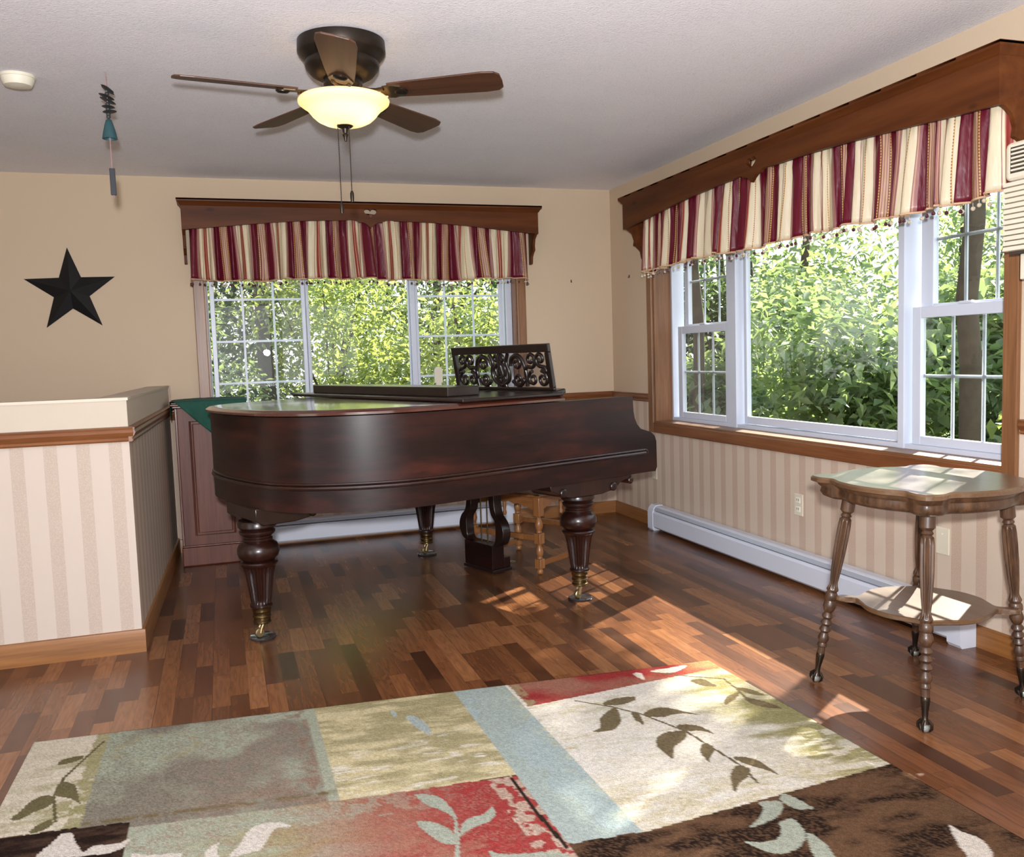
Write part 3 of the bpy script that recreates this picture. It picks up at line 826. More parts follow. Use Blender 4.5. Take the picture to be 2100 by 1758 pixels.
for lab, M in (('tiny dark picture hook on the back wall right of window', T(-.332,0,1.783)), ('tiny dark nail on the right wall by the corner', T(0,-.315,1.789) @ R('Z', -90))):
    m = MB(); m.cbox((0,-.003,0),(.006,.006,.02)); m.tube([(0,-.004,-.006),(0,-.012,-.010),(0,-.013,-.002)], .002, 6)
    o = m.build('picture_hook', M_gap, smooth=0); o.matrix_world = M; tag(o, lab, 'hook')

# ------------------------------------------------------------------ grand piano (local: x = towards tail, y = away from viewer)
P0 = Vector((-1.2015,-2.1341,0)); ang = math.atan2(-.3430,-.9393)
piano = thing('grand_piano', 'dark mahogany grand piano with turned fluted legs before the back window', 'piano', P0, 0)
# local axes: a (tail), n (lateral) ; a x n points down, so mirror is avoided by using y = -lateral
piano.rotation_euler = (0,0,ang)
def Lp(a, n): return (a, -n)
ctrl = [(.88,-.13),(1.05,-.108),(1.20,-.052),(1.33,.035),(1.43,.14),(1.495,.29),(1.522,.48),(1.525,.70),(1.50,.92),(1.44,1.06),(1.33,1.16),(1.15,1.22),(.92,1.27),(.70,1.34),(.48,1.45),(.30,1.53)]
curve = catmull(ctrl, False, 8)
def outline(off=0, a0=.2):
    pts = [(a0,-.13)]+curve+[(a0,1.55)]
    out = []
    n = len(pts)
    for i, (a, l) in enumerate(pts):
        p = pts[max(0,i-1)]; q = pts[min(n-1,i+1)]
        dx, dy = q[0]-p[0], q[1]-p[1]; L = math.hypot(dx, dy)
        nx, ny = dy/L, -dx/L
        if i == 0: nx, ny = 0, -1
        if i == n-1: nx, ny = 0, 1
        out.append((a+nx*off, l+ny*off))
    return out
ZB, ZT = .620, 1.018
m = MB()
m.prism([Lp(*p) for p in outline(0, .20)], ZB, ZT)
cheek = [(.20,ZB),(.20,ZT),(-.275,ZT),(-.28,.94),(-.288,.905),(-.305,.872),(-.33,.848),(-.37,.836),(-.405,.826),(-.432,.805),(-.445,.775),(-.447,.64),(-.435,.618),(-.40,ZB)]
for l0, l1 in ((-.13,-.075),(1.495,1.55)):
    n = len(cheek); v = [(a,-l0,z) for a,z in cheek]+[(a,-l1,z) for a,z in cheek]
    m.add(v, [(i,n+i,n+(i+1) % n,(i+1) % n) for i in range(n)]+[tuple(range(n)),tuple(range(n,2*n))[::-1]])
m.box((-.40,-1.50,ZB),(.2,.08,ZB+.05))
case = m.build('case', M_mahog, piano, smooth=30)
bm = bmesh.new(); bm.from_mesh(case.data); bmesh.ops.recalc_face_normals(bm, faces=bm.faces); bm.to_mesh(case.data); bm.free()
# lower moulding, double bead
path = [(-.36,-.13),(-.2,-.13),(.2,-.13)]+outline(0,.2)[1:]
pp = [Vector((*Lp(a,l),0)) for a,l in path]
m = MB()
for dz, r_ in ((.722,.010),(.738,.006)): m.tube([(p.x,p.y,dz) for p in pp], r_, 8)
m.tube([(pp[0].x,pp[0].y,.738),(pp[0].x-.012,pp[0].y,.730),(pp[0].x-.012,pp[0].y,.718)], .008, 8)
m.build('rim_moulding', M_mahog_leg, piano)
# lid main board with rounded edge
m = MB()
lo = [Lp(*p) for p in outline(.020,.2)]; li = [Lp(*p) for p in outline(.004,.2)]
def loft(m, rings, cap=True):
    n = len(rings[0]); v = [p for r_ in rings for p in r_]
    f = []
    for j in range(len(rings)-1):
        for i in range(n): f.append((j*n+i,j*n+(i+1) % n,(j+1)*n+(i+1) % n,(j+1)*n+i))
    f.append(tuple(range(n))[::-1]); f.append(tuple(range((len(rings)-1)*n,len(rings)*n)))
    return m.add(v, f)
loft(m, [[(x,y,ZT+.003) for x,y in li],[(x,y,ZT+.006) for x,y in lo],[(x,y,ZT+.016) for x,y in lo],[(x,y,ZT+.026) for x,y in li],[(x,y,ZT+.028) for x,y in [Lp(*p) for p in outline(-.02,.2)]]])
lid = m.build('lid', M_lid, piano, smooth=50)
bm = bmesh.new(); bm.from_mesh(lid.data); bmesh.ops.recalc_face_normals(bm, faces=bm.faces); bm.to_mesh(lid.data); bm.free()
# folded front flap lying on the lid and its deep rail
ZL = ZT+.028
fl = MB(); fl.box((.205,-1.56,ZL+.001),(.79,.15,ZL+.018)); fl.build('folded_flap', M_ebony, piano, smooth=0, bevel=.006)
fl = MB(); fl.box((.53,-1.46,ZL+.018),(.71,-.08,ZL+.062)); fl.build('flap_rail', M_ebony, piano, smooth=0, bevel=.004)
# keyboard (hidden behind the cheek from here)
kb = MB()
for i in range(52):
    y = .07-1.56*i/52
    kb.box((-.36,y-.0295,.72),(-.215,y-.001,.742))
kb.build('white_keys', plain('ivory_keys', srgb(226,220,204), .3), piano, smooth=0)
kb = MB()
for i in range(51):
    if i % 7 in (1,4): continue
    y = .07-1.56*(i+1)/52; kb.box((-.305,y-.007,.742),(-.215,y+.007,.754))
kb.build('black_keys', M_black, piano, smooth=0)
MB().box((-.375,-1.495,ZB+.05),(-.36,.075,.738)).build('key_slip', M_mahog, piano, smooth=0)
MB().box((-.215,-1.495,ZB+.05),(-.195,.075,.93)).build('fallboard', M_ebony, piano, smooth=0)
MB().box((-.36,-1.495,ZB+.05),(-.2,.075,.72)).build('key_bed', M_ebony, piano, smooth=0)
# music desk: leaning panel with fretwork
dk = bpy.data.objects.new('music_desk', None); COL.objects.link(dk); dk.parent = piano
dk.matrix_local = T(.212, .095, ZL+.026) @ R('Z', -90) @ R('X', -9)     # local x = away from viewer, z = up the panel
WD, HD = .80, .225
fm = MB()
b_ = .030
fm.box((0,-.010,HD-.040),(WD,.010,HD)); fm.box((0,-.010,0),(WD,.010,.014)); fm.box((0,-.010,.014),(b_,.010,HD-.04)); fm.box((WD-b_,-.010,.014),(WD,.010,HD-.04))
fm.build('desk_frame', M_ebony, dk, smooth=0, bevel=.003)
def spiral(cx, cz, r, turns, a0, sgn, n=22):
    return [(cx+(r*(1-.8*i/n))*math.cos(a0+sgn*turns*2*PI*i/n), 0, cz+(r*(1-.8*i/n))*math.sin(a0+sgn*turns*2*PI*i/n)) for i in range(n+1)]
fw = MB()
zlo, zhi = .014, HD-.04; zc = (zlo+zhi)/2
def scroll(pts, r=.0085): fw.tube(catmull([(p[0],0,p[1]) for p in pts], False, 5), r, 7)
for side in (0, 1):
    X = (lambda x: x) if side == 0 else (lambda x: WD-x)
    def sc(pts, r=.0105): scroll([(X(x),z) for x, z in pts], r)
    def sp_(cx, cz, r, turns, a0, sgn, rr=.0105):
        q = spiral(cx, cz, r, turns, a0, sgn); fw.tube([(X(p[0]),0,p[2]) for p in q], [rr*(1-.35*i/len(q)) for i in range(len(q))], 7)
    sp_(.078,zhi-.034,.036,1.3,-PI/2,1); sp_(.078,zlo+.040,.040,1.3,PI/2,1)
    sc([(.078,zhi-.070),(.050,zc+.010),(.042,zc-.01),(.078,zlo+.080)])
    sp_(.150,zhi-.036,.038,1.3,-PI/2,-1); sp_(.150,zlo+.042,.036,1.25,PI/2,-1)
    sc([(.150,zhi-.074),(.19,zc+.012),(.20,zc-.03),(.175,zlo+.02)])
    sc([(.20,zlo+.004),(.195,zc-.02),(.215,zc+.05),(.255,zhi-.012),(.300,zhi-.03),(.31,zhi-.065)])
    sp_(.262,zhi-.052,.040,1.35,0,1); sp_(.262,zc-.045,.034,1.3,PI,1)
    sc([(.228,zc-.045),(.222,zlo+.03),(.265,zlo+.006),(.31,zlo+.03)])
    sc([(.325,zhi-.004),(.345,zc+.04),(.330,zc-.01),(.345,zlo+.03),(.400,zlo+.008)])
    sp_(.378,zhi-.028,.028,1.25,-PI/2,1); sp_(.385,zlo+.045,.034,1.3,PI/2,-1)
    sc([(.378,zhi-.056),(.36,zc+.01),(.372,zc-.03),(.40,zlo+.05)])
    sc([(.415,zhi-.002),(.405,zc+.03),(.42,zc-.03),(.43,zlo)])
fw.build('fretwork', M_ebony, dk, smooth=60)
MB().box((-.02,-.05,-.024),(WD+.10,.035,0)).build('desk_shelf', M_ebony, dk, smooth=0, bevel=.006)
# legs
LP = [(.046,.146),(.050,.150),(.050,.158),(.044,.164),(.0455,.175),(.054,.24),(.063,.30),(.070,.328),(.073,.333),(.074,.338),(.082,.345),(.084,.352),(.080,.358),(.066,.361),(.072,.366),(.086,.378),(.093,.398),(.092,.418),(.084,.436),(.070,.447),(.062,.450),(.066,.456),(.066,.462),(.060,.466),(.062,.474),(.072,.480),(.079,.489),(.079,.497),(.070,.503),(.076,.508),(.085,.516),(.085,.538),(.08,.545)]
fine = []
for (r_, z) in LP:
    if fine and .17 < z <= .33 and z-fine[-1][1] > .03:
        a, b = fine[-1]; k = 6
        for i in range(1, k): fine.append((a+(r_-a)*i/k, b+(z-b)*i/k))
    fine.append((r_, z))
def piano_leg(a, l, top):
    k = (top-.012)/.545 if top > .56 else 1
    root = MB().lathe(fine, 132, None, (.17,.335,22,.11)).build('leg', M_mahog_leg, piano, smooth=40)
    root.location = (*Lp(a,l), 0)
    MB().lathe([(.036,.072),(.040,.076),(.040,.082),(.036,.086),(.037,.098),(.041,.102),(.041,.106),(.038,.110),(.039,.124),(.042,.128),(.042,.140),(.045,.147)], 32).build('ferrule', M_brass, root)
    c = MB(); 
    c.tube([(0,-.013,.072),(.012,-.013,.045),(.016,-.013,.028)], .006, 8); c.tube([(0,.013,.072),(.012,.013,.045),(.016,.013,.028)], .006, 8)
    c.lathe([(.0,.012),(.018,.011),(.022,.007),(.022,-.007),(.018,-.011),(0,-.012)], 20, T(.016,0,.028) @ R('X', 90))
    c.build('caster', M_castbrass, root)
    return root
foot = [(0,0),(1.453,.5486),(.0,1.4286)]
for a, l in foot: piano_leg(a, l, .545)
# carved brackets over the legs
def bracket(a, l, wid, prof, curls):
    n = len(prof); m = MB()
    v = [(p[0],-(l-wid),p[1]) for p in prof]+[(p[0],-(l+wid),p[1]) for p in prof]
    v = [(a+x,y,z) for x,y,z in v]
    m.add(v, [(i,n+i,n+(i+1) % n,(i+1) % n) for i in range(n)]+[tuple(range(n)),tuple(range(n,2*n))[::-1]])
    for cx, cz, r_ in curls:
        m.lathe([(r_*.4,-wid-.012),(r_*.9,-wid-.010),(r_,-wid-.004),(r_,wid+.004),(r_*.9,wid+.010),(r_*.4,wid+.012)], 20, T(a+cx,-l,cz) @ R('X', 90))
    ob = m.build('leg_bracket', M_mahog_leg, piano, smooth=30, bevel=.004)
    bm = bmesh.new(); bm.from_mesh(ob.data); bmesh.ops.recalc_face_normals(bm, faces=bm.faces); bm.to_mesh(ob.data); bm.free()
BPF = [(.28,ZB),(.275,.592),(.25,.585),(.225,.570),(.19,.556),(.13,.545),(-.06,.543),(-.10,.550),(-.14,.554),(-.17,.570),(-.19,.588),(-.23,.596),(-.268,.60),(-.27,ZB)]
CUR = [(-.135,.572,.022),(-.256,.590,.018),(.20,.578,.022)]
bracket(0, -.014, .104, BPF, CUR)
bracket(0, 1.434, .104, BPF, CUR)
BP3 = [(.085,ZB),(.085,.565),(.05,.543),(-.10,.543),(-.16,.552),(-.21,.566),(-.26,.584),(-.30,.590),(-.30,ZB)]
bracket(1.44, .5486, .17, BP3, [(-.18,.572,.018)])
# lyre
ly = bpy.data.objects.new('lyre', None); COL.objects.link(ly); ly.parent = piano; ly.matrix_local = T(-.03, -.845, 0)
MB().box((-.085,-.145,.006),(.055,.145,.025)).build('lyre_base', M_ebony, ly, smooth=0, bevel=.003)
m = MB(); m.box((-.035,-.135,.025),(.05,.135,.165)); m.box((-.08,-.135,.025),(-.035,.135,.085)); m.build('pedal_box', M_mahog, ly, smooth=0, bevel=.003)
m = MB()
for s in (-1, 1):
    pth = catmull([(0,s*.085,.15),(0,s*.155,.175),(0,s*.178,.24),(0,s*.165,.30),(0,s*.125,.345),(0,s*.110,.42),(0,s*.115,.55),(0,s*.12,.60)], False, 6)
    o = [(p[1],p[2]) for p in pth]
    n_ = len(o); ring = []
    for i, (y, z) in enumerate(o):
        wv = .024 + .012*math.exp(-((z-.24)/.06)**2)
        ring.append((y, z, wv))
    v = []; f = []
    for y, z, wv in ring:
        v += [(-.028,y-wv,z),(.028,y-wv,z),(.028,y+wv,z),(-.028,y+wv,z)]
    for i in range(n_-1):
        for k in range(4): f.append((i*4+k,i*4+(k+1) % 4,(i+1)*4+(k+1) % 4,(i+1)*4+k))
    f.append((0,1,2,3)); f.append(tuple(range(4*n_-4,4*n_)))
    m.add(v, f)
m.box((-.035,-.155,.455),(.035,.155,.50)); m.box((-.045,-.19,.575),(.045,.19,ZB))
ob = m.build('lyre_frame', M_ebony, ly, smooth=30, bevel=.004)
bm = bmesh.new(); bm.from_mesh(ob.data); bmesh.ops.recalc_face_normals(bm, faces=bm.faces); bm.to_mesh(ob.data); bm.free()
for y in (-.03,.03): MB().tube([(0,y,.165),(0,y,.60)], .004, 8).build('pedal_rod', M_brass, ly)
for y in (-.05,.05): 
    m = MB(); m.box((-.15,y-.011,.022),(-.06,y+.011,.028)); m.sphere((-.155,y,.026), .024, 12, 6, sc=(1.2,.8,.3)); m.build('pedal', M_castbrass, ly, smooth=40)
# caster cups on the floor
cup = MB().lathe([(.052,0),(.060,.002),(.062,.008),(.058,.012),(.052,.009),(.02,.006),(0,.006)], 40)
for (a, l), lab in zip(foot, ('dark caster cup under the right front piano leg, in sunlight', 'dark caster cup under the nearest left piano leg', 'dark caster cup under the rear piano leg near the heater')):
    wpos = piano.matrix_basis @ Vector((*Lp(a+.016 if False else a,l),0)) if False else Matrix.Translation(P0) @ Matrix.Rotation(ang,4,'Z') @ Vector((*Lp(a,l),0))
    o = cup.build('caster_cup', M_pewter, smooth=40, loc=wpos); tag(o, lab, 'caster cup', 'caster cups under the piano')

# ------------------------------------------------------------------ oak piano stool
stool = thing('piano_stool', 'small oak stool with turned legs beneath the right end of the piano', 'stool', (-1.215,-1.581,0), math.radians(32))
SW, SD, SH = .42, .50, .455
SLP = [(0,.004),(.014,.006),(.019,.014),(.019,.022),(.013,.030)]
def stool_leg(x, y):
    m = MB()
    m.lathe([(.004,0),(.014,.003),(.019,.012),(.018,.022),(.012,.030),(.016,.034)], 20, T(x,y,0))
    m.cbox((x,y,.062),(.042,.042,.055))
    m.lathe([(.015,.089),(.018,.094),(.013,.100),(.019,.112),(.023,.128),(.020,.145),(.012,.165),(.014,.172),(.018,.176)], 20, T(x,y,0))
    m.cbox((x,y,.207),(.044,.044,.062))
    m.lathe([(.016,.238),(.018,.244),(.013,.250),(.020,.264),(.024,.282),(.020,.302),(.012,.322),(.015,.330),(.019,.334)], 20, T(x,y,0))
    m.cbox((x,y,.388),(.046,.046,.108))
    return m.build('leg', M_stool, stool, smooth=40, bevel=.003)
for x in (0, SW):
    for y in (0, SD): stool_leg(x, y)
def apron(L, M, nm='apron'):
    top, bot = .440, .365
    P = [(0,top),(L,top),(L,bot)]
    low = []
    for i in range(25):
        t = i/24; z = bot + .030*math.sin(PI*t)**.8 + .010*math.sin(PI*t*6)**2*(1 if .12 < t < .88 else 0)
        low.append((L*(1-t), z))
    P = [(0,top),(L,top)]+low
    n = len(P); m = MB(); v = [(x,-.009,z) for x,z in P]+[(x,.009,z) for x,z in P]
    m.add(v, [(i,(i+1) % n,n+(i+1) % n,n+i) for i in range(n)]+[tuple(range(n))[::-1],tuple(range(n,2*n))])
    ob = m.build(nm, M_stool_x, stool, smooth=0); ob.matrix_local = M
    bm = bmesh.new(); bm.from_mesh(ob.data); bmesh.ops.recalc_face_normals(bm, faces=bm.faces); bm.to_mesh(ob.data); bm.free()
apron(SW-.044, T(.022,0,0)); apron(SW-.044, T(.022,SD,0)); apron(SD-.044, T(0,.022,0) @ R('Z', 90)); apron(SD-.044, T(SW,.022,0) @ R('Z', 90))
for (x, y) in ((SW/2,0),(SW/2,SD),(0,SD/2),(SW,SD/2)):
    MB().lathe([(.002,.318),(.010,.322),(.012,.335),(.007,.352),(.011,.372),(.011,.40)], 14, T(x,y,0)).build('drop_finial', M_stool, stool)
for a, b, z in (((0,0),(SW,0),.062),((0,SD),(SW,SD),.062),((0,0),(0,SD),.207),((SW,0),(SW,SD),.207)):
    m = MB(); m.box((min(a[0],b[0])-.010+.02*(a[0]!=b[0]),min(a[1],b[1])-.010+.02*(a[1]!=b[1]),z-.016),(max(a[0],b[0])+.010-.02*(a[0]!=b[0]),max(a[1],b[1])+.010-.02*(a[1]!=b[1]),z+.016))
    m.build('stretcher', M_stool_x, stool, smooth=0, bevel=.003)
MB().box((-.035,-.035,.442),(SW+.035,SD+.035,.462)).build('seat', M_stool_x, stool, smooth=0, bevel=.008, seg=3)

# ------------------------------------------------------------------ cabinet with green cloth
cab = thing('pedestal_cabinet', 'narrow reddish wooden cabinet with a raised panel behind the piano tail', 'cabinet', (-3.155,-.46,0))
CW, CD, CH = .40, .385, .985
MB().box((.012,.012,.0),(CW-.012,CD,CH)).build('body', M_cab, cab, smooth=0, bevel=.003)
m = MB(); m.box((-.004,-.006,0),(CW+.004,CD,.118)); m.build('plinth', M_cab, cab, smooth=0, bevel=.008)
m = MB(); m.box((-.002,-.004,.118),(CW+.002,CD,.130)); m.build('plinth_moulding', M_cab_dark, cab, smooth=0, bevel=.005)
m = MB(); m.box((.0,.0,.130),(.016,.02,CH)); m.box((CW-.016,0,.130),(CW,.02,CH)); m.build('corner_stile', M_cab_dark, cab, smooth=0, bevel=.004)
pan = MB().box((.10,.002,.205),(CW-.10,.014,.885)).build('door_panel', M_cab, cab, smooth=0, bevel=.004)
m = MB()
x0, x1, z0, z1 = .085, CW-.085, .19, .90
for o, r_ in ((0,.007),(.016,.004)):
    m.tube([(x0+o,.006,z0+o),(x1-o,.006,z0+o),(x1-o,.006,z1-o),(x0+o,.006,z1-o)], r_, 8, closed=True)
m.build('panel_moulding', M_cab_dark, pan, smooth=30)
m = MB(); m.box((-.012,-.014,CH),(CW+.012,CD,CH+.014)); m.box((-.022,-.024,CH+.014),(CW+.022,CD,CH+.026)); m.box((-.016,-.018,CH+.026),(CW+.016,CD,CH+.036)); m.build('top', M_cab_dark, cab, smooth=0, bevel=.004)
# cloth: draped square laid diagonally with a hanging corner
ZC = CH+.0365
def cloth():
    V = []; F = []; n = 56
    cx, cy = -3.155+CW/2+.02, -.29
    s = .30; rot = math.radians(45)
    ex0, ex1, ey0 = -3.155-.018, -3.155+CW+.018, -.46-.020
    for j in range(n+1):
        for i in range(n+1):
            u = (i/n*2-1)*s; w_ = (j/n*2-1)*s
            x = u*math.cos(rot)-w_*math.sin(rot); y = u*math.sin(rot)+w_*math.cos(rot)
            X, Y = cx+.04+x, cy-.02+y*1.02
            z = ZC+.004+.0015*math.sin(X*40)*math.sin(Y*33)
            oy = ey0-Y
            if oy > 0:
                z -= oy*.95; Y = ey0-.004-.02*min(oy,.1)-.008*(1+math.sin(X*60))*min(1,oy*12)
            ox = X-ex1
            if ox > 0:
                z -= ox*.9; X = ex1+.004+.02*min(ox,.1)
            ox = ex0-X
            if ox > 0:
                z -= ox*.9; X = ex0-.004-.02*min(ox,.1)
            if Y > -.10: Y = -.10+(Y+.10)*.05; z += .002
            V.append((X,Y,z))
    for j in range(n):
        for i in range(n):
            a = j*(n+1)+i; F.append((a,a+1,a+n+2,a+n+1))
    o = MB().add(V, F).build('table_cloth', M_cloth, smooth=80)
    so = o.modifiers.new('thick', 'SOLIDIFY'); so.thickness = .003; so.offset = 1
    return o
tag(cloth(), 'green cloth draped over the cabinet top with a hanging corner', 'cloth')

# cream ornament on the sill
m = MB(); n = 20
P = [(-.030,0)]+[(-.030*math.cos(PI*i/n), .085+.030*math.sin(PI*i/n)) for i in range(n+1)]+[(.030,0)]
k = len(P); v = [(x,-.008,z) for x,z in P]+[(x,.008,z) for x,z in P]
m.add(v, [(i,(i+1) % k,k+(i+1) % k,k+i) for i in range(k)]+[tuple(range(k)),tuple(range(k,2*k))[::-1]])
m.box((-.020,-.012,-.30),(.020,.012,.0)); m.box((-.05,-.03,-.33),(.05,.03,-.30))
o = m.build('sill_ornament', M_ivory, smooth=30, loc=(-1.375,.035,.732+.33)); tag(o, 'small cream round-topped ornament on the back sill beside the music desk', 'ornament')
bm = bmesh.new(); bm.from_mesh(o.data); bmesh.ops.recalc_face_normals(bm, faces=bm.faces); bm.to_mesh(o.data); bm.free()

# ------------------------------------------------------------------ parlor table
TC = (-.575,-3.775); TH = .775
tab = thing('parlor_table', 'antique oak parlour table with scalloped top and bobbin-turned legs', 'table', (*TC,0), math.radians(3))
side = [(-.72,-.905),(-.64,-.885),(-.56,-.858),(-.46,-.885),(-.30,-.955),(0,-1.0),(.30,-.955),(.46,-.885),(.56,-.858),(.64,-.885),(.72,-.905),(.80,-.905),(.868,-.868)]
def top_outline(s):
    pts = []
    for q in range(4):
        c, s_ = math.cos(q*PI/2), math.sin(q*PI/2)
        for x, y in side: pts.append(((x*c-y*s_)*s, (x*s_+y*c)*s))
    return catmull(pts, True, 3)
HS = .308
m = MB()
loft(m, [[(x,y,TH-.022) for x,y in top_outline(HS-.008)],[(x,y,TH-.018) for x,y in top_outline(HS)],[(x,y,TH-.006) for x,y in top_outline(HS)],[(x,y,TH) for x,y in top_outline(HS-.006)]])
m.build('tabletop', M_table_top, tab, smooth=24)
m = MB()
loft(m, [[(x,y,TH-.078) for x,y in top_outline(HS-.050)],[(x,y,TH-.070) for x,y in top_outline(HS-.034)],[(x,y,TH-.055) for x,y in top_outline(HS-.026)],[(x,y,TH-.040) for x,y in top_outline(HS-.030)],[(x,y,TH-.030) for x,y in top_outline(HS-.020)],[(x,y,TH-.0225) for x,y in top_outline(HS-.016)]])
m.build('apron', M_table, tab, smooth=50)
legprof = [(.0235,.695),(.0235,.66),(.0235,.655),(.014,.645),(.019,.636),(.014,.630),(.021,.622),(.0225,.615),(.0235,.60),(.024,.56),(.023,.50),(.019,.43),(.0145,.385),(.017,.372),(.0205,.362),(.021,.358),(.0165,.350),(.0215,.342),(.0215,.325),(.017,.318),(.021,.306),(.023,.294),(.017,.278),(.012,.272),(.019,.262),(.0205,.256),(.012,.246),(.019,.236),(.0205,.230),(.012,.220),(.019,.210),(.0205,.204),(.012,.194),(.018,.180),(.020,.170),(.014,.156),(.017,.148),(.017,.142),(.013,.138),(.013,.10)]
lf = []
for (r_, z) in legprof:
    if lf and lf[-1][1]-z > .03:
        a, b = lf[-1]
        for i in range(1, 4): lf.append((a+(r_-a)*i/4, b+(z-b)*i/4))
    lf.append((r_, z))
feet_w = [(-.838,-3.520),(-.796,-4.012),(-.311,-3.444),(-.279,-3.918)]
Minv = (Matrix.Translation((*TC,0)) @ Matrix.Rotation(math.radians(3),4,'Z')).inverted()
claw_feet = []
for fx, fy in feet_w:
    p = Minv @ Vector((fx,fy,0)); tp = Vector((math.copysign(.175,p.x), math.copysign(.175,p.y), .69))
    bt = Vector((p.x,p.y,0)); ax = (tp-bt); L = ax.length
    q = Vector((0,0,1)).rotation_difference(ax.normalized()).to_matrix().to_4x4()
    M = Matrix.Translation(bt) @ q @ Matrix.Diagonal((1,1,L/.695,1))
    leg = MB().lathe(lf, 64, M, (.372,.615,8,.30)).build('leg', M_table, tab, smooth=40)
    m = MB(); m.lathe([(.0125,.115),(.0145,.112),(.0145,.100),(.010,.065),(.009,.045),(.013,.036),(.016,.028)][::-1], 16, M)
    for k in range(4):
        a = PI/2*k+.4
        m.tube([M @ Vector((.010*math.cos(a),.010*math.sin(a),.040)), M @ Vector((.022*math.cos(a),.022*math.sin(a),.028)), M @ Vector((.0215*math.cos(a),.0215*math.sin(a),.014)), M @ Vector((.014*math.cos(a),.014*math.sin(a),.004))], [.005,.005,.0045,.002], 8)
    cl = m.build('claw_foot', M_claw, leg, smooth=40)
    MB().sphere(tuple(bt+Vector((0,0,.0150))), .0150, 16, 10).build('glass_ball', M_ball, cl)
# lower shelf
sh = []
for q in range(4):
    c, s_ = math.cos(q*PI/2), math.sin(q*PI/2)
    for x, y in [(-.70,-.74),(-.62,-.70),(-.52,-.60),(-.36,-.66),(-.18,-.74),(0,-.76),(.18,-.74),(.36,-.66),(.52,-.60),(.62,-.70),(.70,-.74)]: sh.append(((x*c-y*s_)*.285, (x*s_+y*c)*.285))
so_ = catmull(sh, True, 3)
m = MB(); loft(m, [[(x*.97,y*.97,.318) for x,y in so_],[(x,y,.322) for x,y in so_],[(x,y,.334) for x,y in so_],[(x*.98,y*.98,.337) for x,y in so_]])
m.build('shelf', M_table_top, tab, smooth=24)

# ------------------------------------------------------------------ rug
W_RUG, L_RUG = 2.4446, 3.1
FL = np.array([-3.5305,-2.9871]); FR = np.array([-1.0948,-3.1953]); dL = np.array([-.0127,-.9999]); dR = np.array([.0335,-.9994])
rng = np.random.default_rng(5)
def vnoise(x, y, seed=0):
    r = np.random.default_rng(seed); G = r.random((256,256))
    xi = np.floor(x).astype(int); yi = np.floor(y).astype(int); fx = x-xi; fy = y-yi
    fx = fx*fx*(3-2*fx); fy = fy*fy*(3-2*fy)
    g = lambda a, b: G[a % 256, b % 256]
    return (g(xi,yi)*(1-fx)+g(xi+1,yi)*fx)*(1-fy)+(g(xi,yi+1)*(1-fx)+g(xi+1,yi+1)*fx)*fy
def fbm(x, y, seed=0, o=4):
    s = 0; a = .5; t = 0
    for i in range(o): s = s+a*vnoise(x*2**i, y*2**i, seed+i); t += a; a *= .55
    return s/t
def inpoly(x, y, P):
    c = np.zeros(x.shape, bool); n = len(P)
    for i in range(n):
        x1, y1 = P[i]; x2, y2 = P[(i+1) % n]
        if y1 == y2: continue
        k = ((y1 > y) != (y2 > y)) & (x < (x2-x1)*(y-y1)/(y2-y1)+x1); c ^= k
    return c
